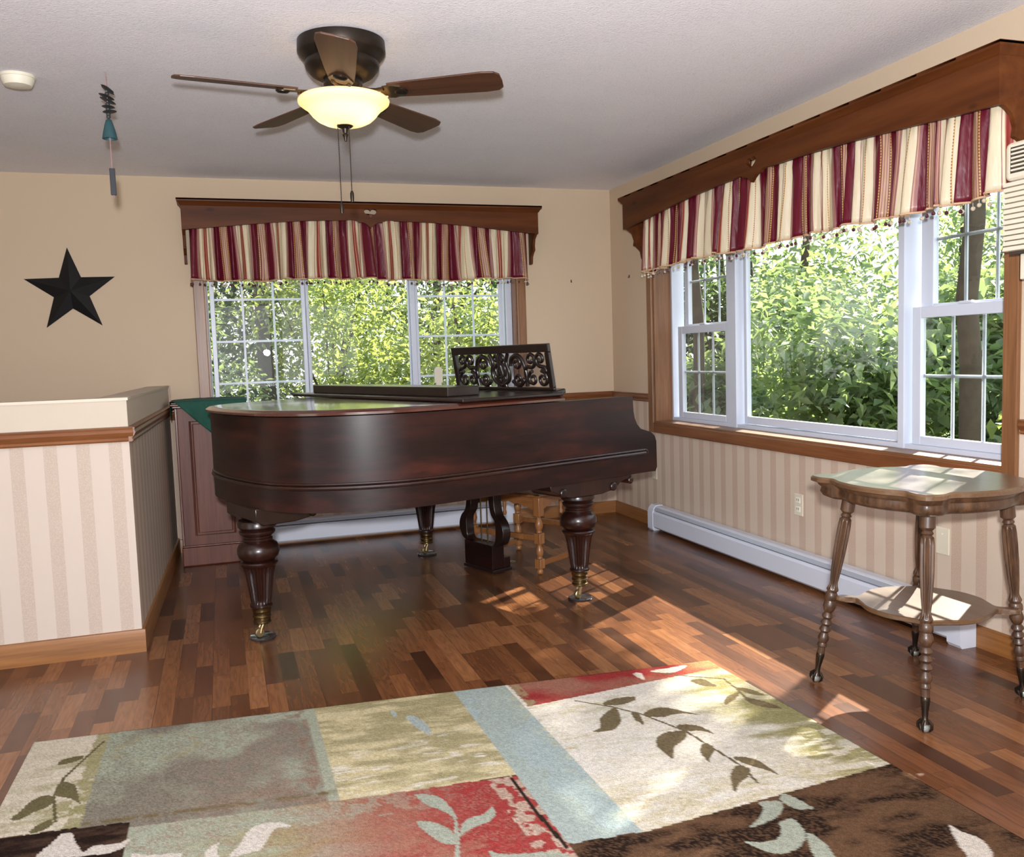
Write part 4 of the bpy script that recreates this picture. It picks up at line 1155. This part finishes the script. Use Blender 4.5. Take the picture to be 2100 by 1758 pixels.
LEAVES = [
('olive',[(1.87,.285),(1.92,.252),(2.002,.254),(1.984,.29),(1.918,.309)]),
('olive',[(1.892,.325),(1.891,.372),(1.865,.44),(1.821,.49),(1.782,.499),(1.747,.487),(1.783,.463),(1.815,.393)]),
('olive',[(1.928,.385),(1.949,.392),(1.936,.448),(1.921,.488),(1.915,.441)]),
('olive',[(1.962,.404),(2.025,.37),(2.066,.387),(2.102,.436),(2.131,.472),(2.074,.442),(2.008,.45),(1.97,.43)]),
('olive',[(2.017,.527),(2.058,.534),(2.085,.56),(2.092,.624),(2.068,.59),(2.023,.576)]),
('olive',[(2.022,.572),(2.002,.614),(1.957,.653),(1.923,.68),(1.888,.744),(1.88,.692),(1.896,.619),(1.934,.578),(1.977,.564)]),
('olive',[(2.027,.676),(2.04,.706),(2.02,.744),(1.987,.777),(1.974,.799),(1.979,.743),(2.001,.7)]),
('olive',[(2.052,.792),(2.09,.799),(2.11,.836),(2.113,.889),(2.113,.929),(2.092,.888),(2.066,.845)]),
('olive',[(2.047,.844),(2.053,.881),(2.021,.916),(1.976,.945),(1.938,.99),(1.968,.92),(2.013,.856)]),
('olive',[(2.266,.175),(2.313,.172),(2.323,.222),(2.325,.254),(2.28,.239)]),
('olive',[(2.263,.402),(2.301,.357),(2.361,.334),(2.329,.375),(2.263,.419)]),
('olive',[(2.374,.294),(2.412,.308),(2.426,.348),(2.431,.39),(2.394,.366)]),
('olive',[(2.353,.383),(2.385,.419),(2.404,.459),(2.411,.505),(2.363,.482),(2.341,.437)]),
('sage',[(2.027,1.055),(2.057,1.034),(2.073,1.07),(2.076,1.1),(2.078,1.125),(2.039,1.117),(2.027,1.084)]),
('sage',[(1.967,1.055),(2.001,1.056),(2.023,1.068),(1.996,1.113),(1.948,1.144),(1.905,1.157),(1.873,1.16),(1.93,1.12),(1.96,1.082)]),
('sage',[(1.963,1.158),(1.994,1.154),(1.997,1.178),(1.987,1.219),(1.962,1.253),(1.924,1.282),(1.88,1.292),(1.849,1.278),(1.832,1.249),(1.825,1.218),(1.864,1.234),(1.906,1.227),(1.938,1.194),(1.947,1.17)]),
('sage',[(1.986,1.227),(1.997,1.256),(1.997,1.289),(1.981,1.34),(1.968,1.404),(1.919,1.388),(1.944,1.305)]),
('cream',[(2.334,1.299),(2.337,1.332),(2.351,1.365),(2.345,1.403),(2.316,1.448),(2.271,1.494),(2.245,1.486),(2.263,1.431),(2.288,1.372)]),
('cream',[(.615,.91),(.64,.86),(.662,.799),(.697,.77),(.748,.777),(.774,.808),(.734,.804),(.71,.849),(.692,.893),(.659,.907),(.627,.914)]),
('cream',[(.199,.781),(.153,.766),(.17,.722),(.19,.677),(.195,.661),(.221,.669),(.236,.717),(.264,.776),(.285,.754),(.341,.759),(.37,.742),(.36,.781),(.322,.802),(.275,.795),(.256,.798)]),
('cream',[(.384,.825),(.428,.843),(.5,.857),(.483,.907),(.392,.879)]),
('cream',[(.556,.892),(.567,.854),(.591,.833),(.584,.867),(.592,.903),(.592,.941),(.557,.93)]),
('oliveD',[(.109,.187),(.128,.168),(.176,.165),(.167,.199),(.111,.212)]),
('oliveD',[(.138,.423),(.133,.357),(.156,.342),(.185,.379),(.207,.465),(.217,.504),(.184,.458)]),
('oliveD',[(.044,.537),(.061,.499),(.076,.444),(.106,.418),(.133,.432),(.135,.483),(.099,.516),(.071,.545)]),
('oliveD',[(.111,.622),(.129,.587),(.155,.572),(.159,.614),(.122,.639)]),
('sage',[(1.116,.732),(1.168,.754),(1.186,.802),(1.192,.855),(1.189,.903),(1.177,.965),(1.164,.97),(1.182,.892),(1.158,.834),(1.129,.794)]),
('sage',[(1.086,.88),(1.126,.893),(1.154,.93),(1.164,.979),(1.154,1.016),(1.127,1.003),(1.103,.951)]),
('sage',[(1.175,.983),(1.197,.925),(1.227,.901),(1.269,.89),(1.294,.863),(1.294,.903),(1.264,.937),(1.228,.949),(1.194,.971)]),
('sage',[(1.164,.97),(1.177,.974),(1.162,1.032),(1.129,1.159),(1.114,1.155),(1.152,1.029)]),
('sage',[(1.225,1.069),(1.244,1.092),(1.3,1.109),(1.343,1.114),(1.395,1.143),(1.382,1.208),(1.239,1.163)]),
('blue',[(1.203,.179),(1.233,.181),(1.253,.251),(1.257,.306),(1.243,.346),(1.211,.252)]),
('blue',[(1.162,.108),(1.182,.131),(1.167,.175)]),
('cream',[(2.104,.041),(2.135,.042),(2.116,.113),(2.102,.079)]),
('cream',[(2.179,.037),(2.263,.026),(2.337,.021),(2.284,.064),(2.235,.077)]),
]
STEMS = [('olive',[(1.798,.227),(1.89,.316),(1.956,.409),(2.021,.579),(2.034,.717),(2.045,.844),(2.029,.951)]),('olive',[(2.181,.048),(2.286,.134),(2.387,.198),(2.374,.304),(2.352,.4)]),('oliveD',[(.167,.589),(.135,.432),(.142,.316),(.188,.175),(.224,.069)]),('dark',[(1.397,.722),(1.397,.911),(1.408,1.11)])]
def rug():
    vs = np.concatenate([np.arange(0,1.72,.005), np.linspace(1.72,L_RUG,60)]); us = np.linspace(0,W_RUG,490)
    U, V = np.meshgrid(us, vs); U = U.ravel(); V = V.ravel()
    ju = U+.004*(fbm(U*60,V*60,90,2)-.5); jv = V+.004*(fbm(U*60,V*60,95,2)-.5)
    C = lambda *c: np.array(srgb(*c)[:3])
    cream, sage, gray, beige, tan, blue, red, pink, white, olive, brown, dbrown, rust = C(214,203,182), C(168,172,152), C(138,130,116), C(208,194,154), C(166,156,118), C(170,184,182), C(158,52,54), C(164,112,94), C(228,221,208), C(156,149,106), C(104,78,58), C(46,35,31), C(150,100,74)
    col = np.tile(brown, (len(U),1)); mixc = lambda a, b, f: a*(1-f)[:,None]+b*f[:,None]
    sm = lambda x, a, b: np.clip((x-a)/(b-a),0,1)
    f1 = fbm(U*7,V*22,1,5); f2 = fbm(U*40,V*40,2,3); f3 = fbm(U*5,V*5,3,4); f4 = fbm(U*14,V*60,8,4); sp = rng.random(len(U))
    # brown ground with darker brushing
    col = mixc(np.tile(brown,(len(U),1)), dbrown, np.clip((f1*.6+f3*.6-.54)*7,0,1)*(.35+.65*(sp > .35)))
    a = (ju < .235) & (jv < .64)
    ca = mixc(np.tile(cream,(len(U),1)), olive, np.clip((f1-.42)*6,0,1)*sm(U+.22*V,.02,.30)*.9); ca = mixc(ca, olive, (ju > .185+.02*f2).astype(float)*.8)
    ca = mixc(ca, cream*1.02, ((f2 > .62) & (V > .3)).astype(float)*.6)
    col[a] = ca[a]
    b = (ju >= .235) & (ju < .912) & (jv < .67+.035*U)
    cb = mixc(np.tile(gray,(len(U),1)), sage, np.clip((.52-f3)*4+sm(.25-V,0,.25)*.9,0,1)); 
    edge = np.maximum(sm(V,.50,.62)*np.clip((f1-.42)*5,0,1)*sm(U,.4,.75), sm(U,.80,.85)*np.clip((f2-.42)*6,0,1)*sm(.885-U,0,.02))
    cb = mixc(cb, C(140,112,90), np.clip(edge,0,1)*.8); cb = mixc(cb, C(150,128,116), (sp > .55)*np.clip((f2-.38)*6,0,1)*.75*sm(U,.35,.6)); cb = mixc(cb, C(112,104,90), (sp < .3)*.45*sm(.75-U,0,.3)); cb = mixc(cb, sage, sm(U,.875,.885)*.9)
    cb = mixc(cb, tan, np.exp(-((np.hypot((U-.40)/.12,(V-.17)/.10)-1)/.14)**2)*np.clip((f2-.35)*3,0,1)*.7)
    cb = mixc(cb, C(120,104,72), np.exp(-((V-(.62+.03*U))/.012)**2)*np.clip((f2-.3)*3,0,1))
    col[b] = cb[b]
    c = (ju >= .912) & (ju < 1.417) & (jv < .705)
    cc = mixc(np.tile(tan,(len(U),1)), beige, np.clip((f1-.40)*4.5+sm(V,.30,.62)*.4,0,1)); cc = mixc(cc, white, np.clip((f4-.60)*8,0,1)*sm(V,.25,.5)*.8)
    col[c] = cc[c]
    h = (jv >= .66+.035*np.minimum(U,1.4)) & (ju >= .362) & (ju < 1.417) & (jv < 2.0) & ~c & ~b
    hg = mixc(np.tile(sage,(len(U),1)), tan*.95, sm(U,.45,.75)*np.clip((f1-.3)*3,0,1)); hg = mixc(hg, pink, sm(U,.72,1.0)); hg = mixc(hg, red, np.clip(sm(U,.92,1.25)*np.clip((f3-.36)*5,0,1)+sm(V,.9,1.05)*sm(U,.85,1.0)*np.clip((f1-.3)*4,0,1),0,1)*.85)
    hg = mixc(hg, sage, ((V < .80+.02*U) & (f2 > .50)).astype(float)*.6*sm(1.25-U,0,.3)); hg = mixc(hg, cream*.9, ((ju > 1.33) & (f2 > .5)).astype(float)*.7); hg = mixc(hg, C(158,124,108), (sp > .6)*np.clip((f2-.3)*3,0,1)*.6)
    col[h] = hg[h]
    d_ = (ju >= 1.417) & (ju < 1.612) & (jv < 1.10)
    cd = mixc(np.tile(blue,(len(U),1)), C(186,188,164), np.clip((f2-.45)*3,0,1)*sm(U,1.55,1.612)); cd = mixc(cd, sage, (f3 > .5)*.3)
    col[d_] = cd[d_]
    ff = (ju >= 1.612) & (jv < .965+.14*(2.45-U)/.84)
    cf = np.tile(white,(len(U),1)); o1 = np.clip(sm(U,2.12,2.34)*1.3-.25+(f1-.5)*2.2,0,1); cf = mixc(cf, olive, o1)
    cf = mixc(cf, beige*.93, np.clip(sm(V,.70,.92)*1.2+(f4-.62)*4,0,1)*sm(2.5-U,0,.2)); cf = mixc(cf, white, ((f4 > .56) & (V > .7)).astype(float)*.6)
    col[ff] = cf[ff]
    e = (ju >= 1.625) & (jv < .225-.145*(U-1.62)/.84)
    ce = mixc(np.tile(pink,(len(U),1)), red, np.clip((f3-.45)*4+sm(U,1.9,2.2)*.6,0,1)*.9); ce = mixc(ce, olive, sm(U,2.28,2.42)*np.clip((f1-.3)*3,0,1)); ce = mixc(ce, tan, ((U < 1.66) & (f2 > .45)).astype(float)*.7)
    col[e] = ce[e]
    i_ = (ju < .362) & (jv >= .64+.03*U) & (jv < 1.6)
    ci = mixc(np.tile(dbrown,(len(U),1)), C(82,62,50), np.clip((f1-.42)*5,0,1)); col[i_] = ci[i_]
    PAL = dict(olive=C(122,108,82), sage=C(164,168,152), cream=C(212,202,190), oliveD=C(112,104,74), blue=C(170,180,176), dark=C(60,48,42))
    for nm, L in STEMS:
        dist = np.full(len(U), 9.)
        for (x1,y1),(x2,y2) in zip(L[:-1],L[1:]):
            t = np.clip(((U-x1)*(x2-x1)+(V-y1)*(y2-y1))/((x2-x1)**2+(y2-y1)**2),0,1); dist = np.minimum(dist, np.hypot(U-x1-t*(x2-x1), V-y1-t*(y2-y1)))
        k = dist < (.0045 if nm != 'dark' else .006); col[k] = PAL[nm]*.85
    for nm, L in LEAVES:
        Ls = catmull(L, True, 5); k = inpoly(ju, jv, Ls)
        col[k] = PAL[nm]*(1-.25*((sp[k] > .85) & (nm == 'olive')))[:,None]
    col = col*(.80*(.82+.36*rng.random(len(U))))[:,None]
    wv = U/W_RUG
    Pxy = FL+wv[:,None]*(FR-FL)+V[:,None]*((1-wv)[:,None]*dL+wv[:,None]*dR)
    nz, nu = len(vs), len(us)
    Z = np.full(len(U), .010)
    co = np.column_stack([Pxy, Z]).astype(np.float32)
    idx = np.arange(nz*nu).reshape(nz,nu)
    q = np.stack([idx[:-1,:-1],idx[1:,:-1],idx[1:,1:],idx[:-1,1:]],-1).reshape(-1,4)
    # skirt
    ring = np.concatenate([idx[0,:],idx[1:,-1],idx[-1,::-1][1:],idx[::-1,0][1:-1]]); nb = len(ring)
    low = co[ring].copy(); low[:,2] = .0005; base = len(co); co = np.vstack([co,low]); col = np.vstack([col,col[ring]*.7])
    r2 = np.arange(nb); sk = np.stack([ring, np.roll(ring,-1), base+np.roll(r2,-1), base+r2],-1)
    q = np.vstack([q,sk]).astype(np.int32)
    me = bpy.data.meshes.new('area_rug'); me.vertices.add(len(co)); me.vertices.foreach_set('co', co.ravel())
    me.loops.add(q.size); me.loops.foreach_set('vertex_index', q.ravel()); me.polygons.add(len(q)); me.polygons.foreach_set('loop_start', np.arange(0,q.size,4,dtype=np.int32))
    me.update(calc_edges=True); me.validate()
    at = me.attributes.new('weave', 'FLOAT_COLOR', 'POINT'); at.data.foreach_set('color', np.column_stack([np.clip(col,0,1),np.ones(len(col))]).astype(np.float32).ravel())
    me.materials.append(M_rug)
    o = bpy.data.objects.new('area_rug', me); COL.objects.link(o); return o
tag(rug(), 'large area rug of beige, blue, red and brown blocks with leaf sprays', 'rug')

# ------------------------------------------------------------------ outdoors
struct(MB().box((-30,-30,-1.0),(30,40,-.7)).build('ground', M_grass, smooth=0), 'grassy ground outside the windows', 'ground')
pt = MB(); pt.box((-16,-24,-.7),(-5.85,6,-.25)); pt.box((-5.85,-24,-.7),(6,-9.85,-.25))  # unseen pale slab added to bounce daylight up to the ceiling
struct(pt.build('reflector', plain('pale_bounce', srgb(206,202,194), .9), smooth=0), 'added unseen pale patio behind and left of the house', 'reflector')
SUN = Vector((.665,.442,.602)).normalized()         # towards the sun
def leaf_cloud(name, centers, radii, count, size, mat, seed, parent, cull=True, squash=1):
    r = np.random.default_rng(seed)
    nC = len(centers); ci = r.integers(0, nC, count)
    d = r.normal(size=(count,3)); d /= np.linalg.norm(d,axis=1)[:,None]
    rad = r.random(count)**(1/2.4)
    P = np.array(centers)[ci] + d*rad[:,None]*np.array(radii)[ci]
    if cull:
        s = P[:,0]/SUN.x; yy = P[:,1]-s*SUN.y; zz = P[:,2]-s*SUN.z
        hit = (yy > -3.9) & (yy < -.5) & (zz > .6) & (zz < 2.0) & (P[:,0] > .2)
        patch = fbm(yy*2.2+3, zz*2.2+3, 40, 3)
        keep = ~hit | (r.random(count) < np.where(zz < .98, .001, np.where(zz < 1.30, np.where(patch > .5, .05, .002), np.where(patch > .44, .9, .30))))
        rs = hit & (yy < -2.75) & (zz > 1.0); keep = np.where(rs, r.random(count) < .45, keep)
        P = P[keep]
    P = P[P[:,2] > -.7]
    n = len(P)
    # folded leaf: 6 verts, 4 tris as two quads
    L = size*(.65+.7*r.random(n)); Wd = L*(.40+.15*r.random(n))
    base = np.array([[0,0,0],[.45,.5,.10],[1,0,-.06],[.45,-.5,.10],[.5,0,-.02]])
    V = np.zeros((n,5,3)); V[:,:,0] = base[:,0]*L[:,None]; V[:,:,1] = base[:,1]*Wd[:,None]; V[:,:,2] = base[:,2]*L[:,None]
    th = r.random(n)*2*PI; tilt = r.normal(-.35,.45,n); roll = r.normal(0,.5,n)
    c, s = np.cos(roll), np.sin(roll); y, z = V[...,1].copy(), V[...,2].copy(); V[...,1] = y*c[:,None]-z*s[:,None]; V[...,2] = y*s[:,None]+z*c[:,None]
    c, s = np.cos(tilt), np.sin(tilt); x, z = V[...,0].copy(), V[...,2].copy(); V[...,0] = x*c[:,None]-z*s[:,None]; V[...,2] = x*s[:,None]+z*c[:,None]
    c, s = np.cos(th), np.sin(th); x, y = V[...,0].copy(), V[...,1].copy(); V[...,0] = x*c[:,None]-y*s[:,None]; V[...,1] = x*s[:,None]+y*c[:,None]
    V += P[:,None,:]
    co = V.reshape(-1,3).astype(np.float32)
    t = np.array([[0,4,1],[4,2,1],[0,3,4],[4,3,2]]); F = (np.arange(n)[:,None,None]*5+t[None]).reshape(-1,3).astype(np.int32)
    me = bpy.data.meshes.new(name); me.vertices.add(len(co)); me.vertices.foreach_set('co', co.ravel())
    me.loops.add(F.size); me.loops.foreach_set('vertex_index', F.ravel()); me.polygons.add(len(F)); me.polygons.foreach_set('loop_start', np.arange(0,F.size,3,dtype=np.int32))
    me.update(calc_edges=True); me.materials.append(mat)
    o = bpy.data.objects.new(name, me); COL.objects.link(o)
    if parent is not None: o.parent = parent
    return o
def plant(kind, label, x, y, h, spread, count, size, mat, seed, group, trunk=.035, low=-.5, grp=None):
    r = random.Random(seed)
    t = thing(kind, label, 'tree' if kind.endswith('tree') else 'shrub', (x,y,-.7), 0, group)
    cs, rs = [], []
    for i in range(9):
        zz = r.uniform(low+.7+.2, h+.7-.4); k = spread*r.uniform(.55,1.0)
        cs.append((r.uniform(-.6,.6)*spread, r.uniform(-.6,.6)*spread, zz)); rs.append((k*.75,k*.75,k*.6))
    # the cloud is worked out in world space for the sun, then moved into the thing's frame
    o = leaf_cloud('foliage', [(c[0]+x,c[1]+y,c[2]-.7) for c in cs], rs, count, size, mat, seed, None)
    o.data.transform(Matrix.Translation((-x,-y,.7))); o.parent = t
    m = MB(); m.tube([(0,0,0),(r.uniform(-.05,.05),r.uniform(-.05,.05),h*.5),(r.uniform(-.15,.15),r.uniform(-.15,.15),h+.3)], [trunk,trunk*.8,trunk*.35], 9)
    for c in cs[:6]: m.tube([(0,0,max(.15,c[2]*.5)),(c[0]*.6,c[1]*.6,c[2]*.8),(c[0],c[1],c[2])], [trunk*.4,trunk*.28,trunk*.12], 6)
    m.build('trunk', M_bark, t)
    return t
# behind the back window
plant('leafy_shrub', 'dark leafy shrub outside the left sash of the back window', -3.2, 2.6, 2.6, 1.1, 6500, .085, M_leaf[1], 1, None)
plant('leafy_shrub', 'pale green shrub outside the middle pane of the back window', -1.8, 3.0, 2.5, 1.1, 6500, .085, M_leaf[0], 2, None)
plant('leafy_shrub', 'bright shrub outside the right sash of the back window', -.45, 2.8, 2.4, 1.1, 6500, .09, M_leaf[0], 3, None)
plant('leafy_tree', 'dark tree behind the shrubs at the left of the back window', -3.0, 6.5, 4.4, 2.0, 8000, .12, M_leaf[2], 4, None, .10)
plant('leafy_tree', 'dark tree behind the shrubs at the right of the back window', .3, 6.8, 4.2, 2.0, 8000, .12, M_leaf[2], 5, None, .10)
# beyond the right window
plant('leafy_shrub', 'big pale-leaved shrub outside the middle of the wide right window', 1.75, -.55, 1.75, .95, 7500, .12, M_leaf[1], 6, None)
plant('leafy_shrub', 'bushy shrub outside the left part of the wide right window', 1.9, 1.3, 2.1, 1.05, 7500, .12, M_leaf[1], 7, None)
plant('leafy_shrub', 'sunlit shrub seen through the right sash of the wide window', 2.5, -1.75, 1.2, .85, 4500, .11, M_leaf[0], 8, None)
plant('leafy_shrub', 'low shrub behind the pale one beyond the wide right window', 3.2, .3, 2.1, 1.1, 6000, .09, M_leaf[0], 9, None)
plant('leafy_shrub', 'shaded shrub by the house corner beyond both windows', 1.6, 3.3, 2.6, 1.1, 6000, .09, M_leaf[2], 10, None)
plant('leafy_tree', 'tall tree far beyond the left part of the right window', 4.2, 5.2, 4.2, 1.9, 7000, .12, M_leaf[1], 12, None, .10)
plant('leafy_tree', 'broad tree far beyond the middle of the right window', 6.4, 3.0, 3.9, 1.9, 7000, .12, M_leaf[1], 13, None, .10)
plant('leafy_tree', 'light green tree far beyond the right sash of the wide window', 7.6, .4, 3.2, 1.8, 7000, .12, M_leaf[0], 14, None, .10)
plant('leafy_shrub', 'tall loose shrub just behind the pale one in the right window', 3.0, -.6, 2.0, .85, 5000, .12, M_leaf[1], 15, None)
plant('leafy_tree', 'bright tree far behind the trunk beyond the right sash', 5.4, -1.0, 2.9, 1.5, 4500, .10, M_leaf[0], 16, None, .08)
plant('leafy_tree', 'bright airy tree far behind the middle pane of the back window', -1.4, 5.6, 3.6, 1.6, 8000, .10, M_leaf[0], 17, None, .08)
plant('leafy_tree', 'rounded green tree behind the shrubs in the centre of the right window', 3.6, 2.6, 3.7, 1.5, 9000, .13, M_leaf[1], 18, None, .08)
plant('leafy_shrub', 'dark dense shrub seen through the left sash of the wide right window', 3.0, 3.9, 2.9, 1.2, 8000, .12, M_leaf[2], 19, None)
# standing trunks
def bare_trunk(label, x, y, r_, h, seed, crown=None):
    t = thing('tree', label, 'tree', (x,y,-.7)); rr = random.Random(seed)
    m = MB(); m.tube([(rr.uniform(-.03,.03),rr.uniform(-.03,.03),h*i/10) for i in range(11)], [r_*(1.15-.04*i) for i in range(11)], 14); m.build('trunk', M_bark, t)
    cs = [(x+rr.uniform(-.8,.8), y+rr.uniform(-.8,.8), h-.7+rr.uniform(.2,1.0)) for _ in range(5)]
    if crown: cs = [(x+a, y+b, c) for a, b, c in crown]
    o = leaf_cloud('foliage', cs, [(.9,.9,.6)]*len(cs), 11000 if crown else 1800, .11, M_leaf[1], seed, None); o.data.transform(Matrix.Translation((-x,-y,.7))); o.parent = t
bare_trunk('straight grey tree trunk seen through the right sash of the wide window', 1.45, -1.98, .065, 4.4, 21)
bare_trunk('high spreading tree whose crown shades the wide right window', 7.2, 2.6, .16, 6.6, 24, ((-2.6,-1.6,6.2),(-2.6,-.5,6.1),(-2.7,-2.7,6.1),(-3.0,-1.9,6.8),(-2.2,-1.2,6.7),(-2.4,-2.1,5.9),(-2.5,-1.0,5.8),(-1.0,-.6,6.9),(0,0,7.0)))
bare_trunk('tall tree by the house corner whose crown stands over the back window', 4.2, 4.6, .12, 5.6, 25, ((-1.4,-1.5,5.5),(-.4,-1.3,5.7),(-2.3,-1.4,5.2),(-1.2,-.8,6.2),(-2.0,-1.9,5.6),(-.8,-2.0,6.1),(-2.8,-1.5,5.8),(.3,-1.0,6.2)))
bare_trunk('grey trunk seen through the left sash of the wide right window', 1.1, .66, .05, 4.4, 22)
bare_trunk('slim dark trunk leaning behind the left sash of the back window', -2.35, 4.6, .09, 5.0, 23)

# ------------------------------------------------------------------ light
wd = bpy.data.worlds.new('sky'); scene.world = wd; wd.use_nodes = True
nt = wd.node_tree; nt.nodes.clear()
tc = nt.nodes.new('ShaderNodeTexCoord'); sx = nt.nodes.new('ShaderNodeSeparateXYZ'); nt.links.new(tc.outputs['Generated'], sx.inputs[0])
rp = nt.nodes.new('ShaderNodeValToRGB'); rp.color_ramp.elements[0].position = 0.0; rp.color_ramp.elements[0].color = (1,1,1,1)
rp.color_ramp.elements[1].position = .9; rp.color_ramp.elements[1].color = (.62,.78,1,1)
nt.links.new(sx.outputs[2], rp.inputs[0])
bg = nt.nodes.new('ShaderNodeBackground'); bg.inputs[1].default_value = 2.1
out = nt.nodes.new('ShaderNodeOutputWorld')
nt.links.new(rp.outputs[0], bg.inputs[0]); nt.links.new(bg.outputs[0], out.inputs[0])
sd = bpy.data.lights.new('sun', 'SUN'); sd.energy = 19; sd.angle = math.radians(.53); sd.color = (1,.93,.80)
so = bpy.data.objects.new('sun', sd); COL.objects.link(so); so.rotation_euler = SUN.to_track_quat('Z', 'Y').to_euler()
# the photographer's flash, above and just behind the lens
fd = bpy.data.lights.new('camera_flash', 'AREA'); fd.shape = 'DISK'; fd.size = .09; fd.energy = 190; fd.color = (.96,.97,1)
fo = bpy.data.objects.new('camera_flash', fd); COL.objects.link(fo)
fo.location = CAM - fv*.12 + uv_*.13; fo.rotation_euler = (m4.to_3x3() @ Matrix.Rotation(math.radians(28),3,'X')).to_euler()   # flash head tipped up
scene.view_settings.view_transform = 'Standard'; scene.view_settings.look = 'None'
scene.view_settings.exposure = .12; scene.view_settings.gamma = 1
try: scene.view_settings.use_curve_mapping = False
except Exception: pass
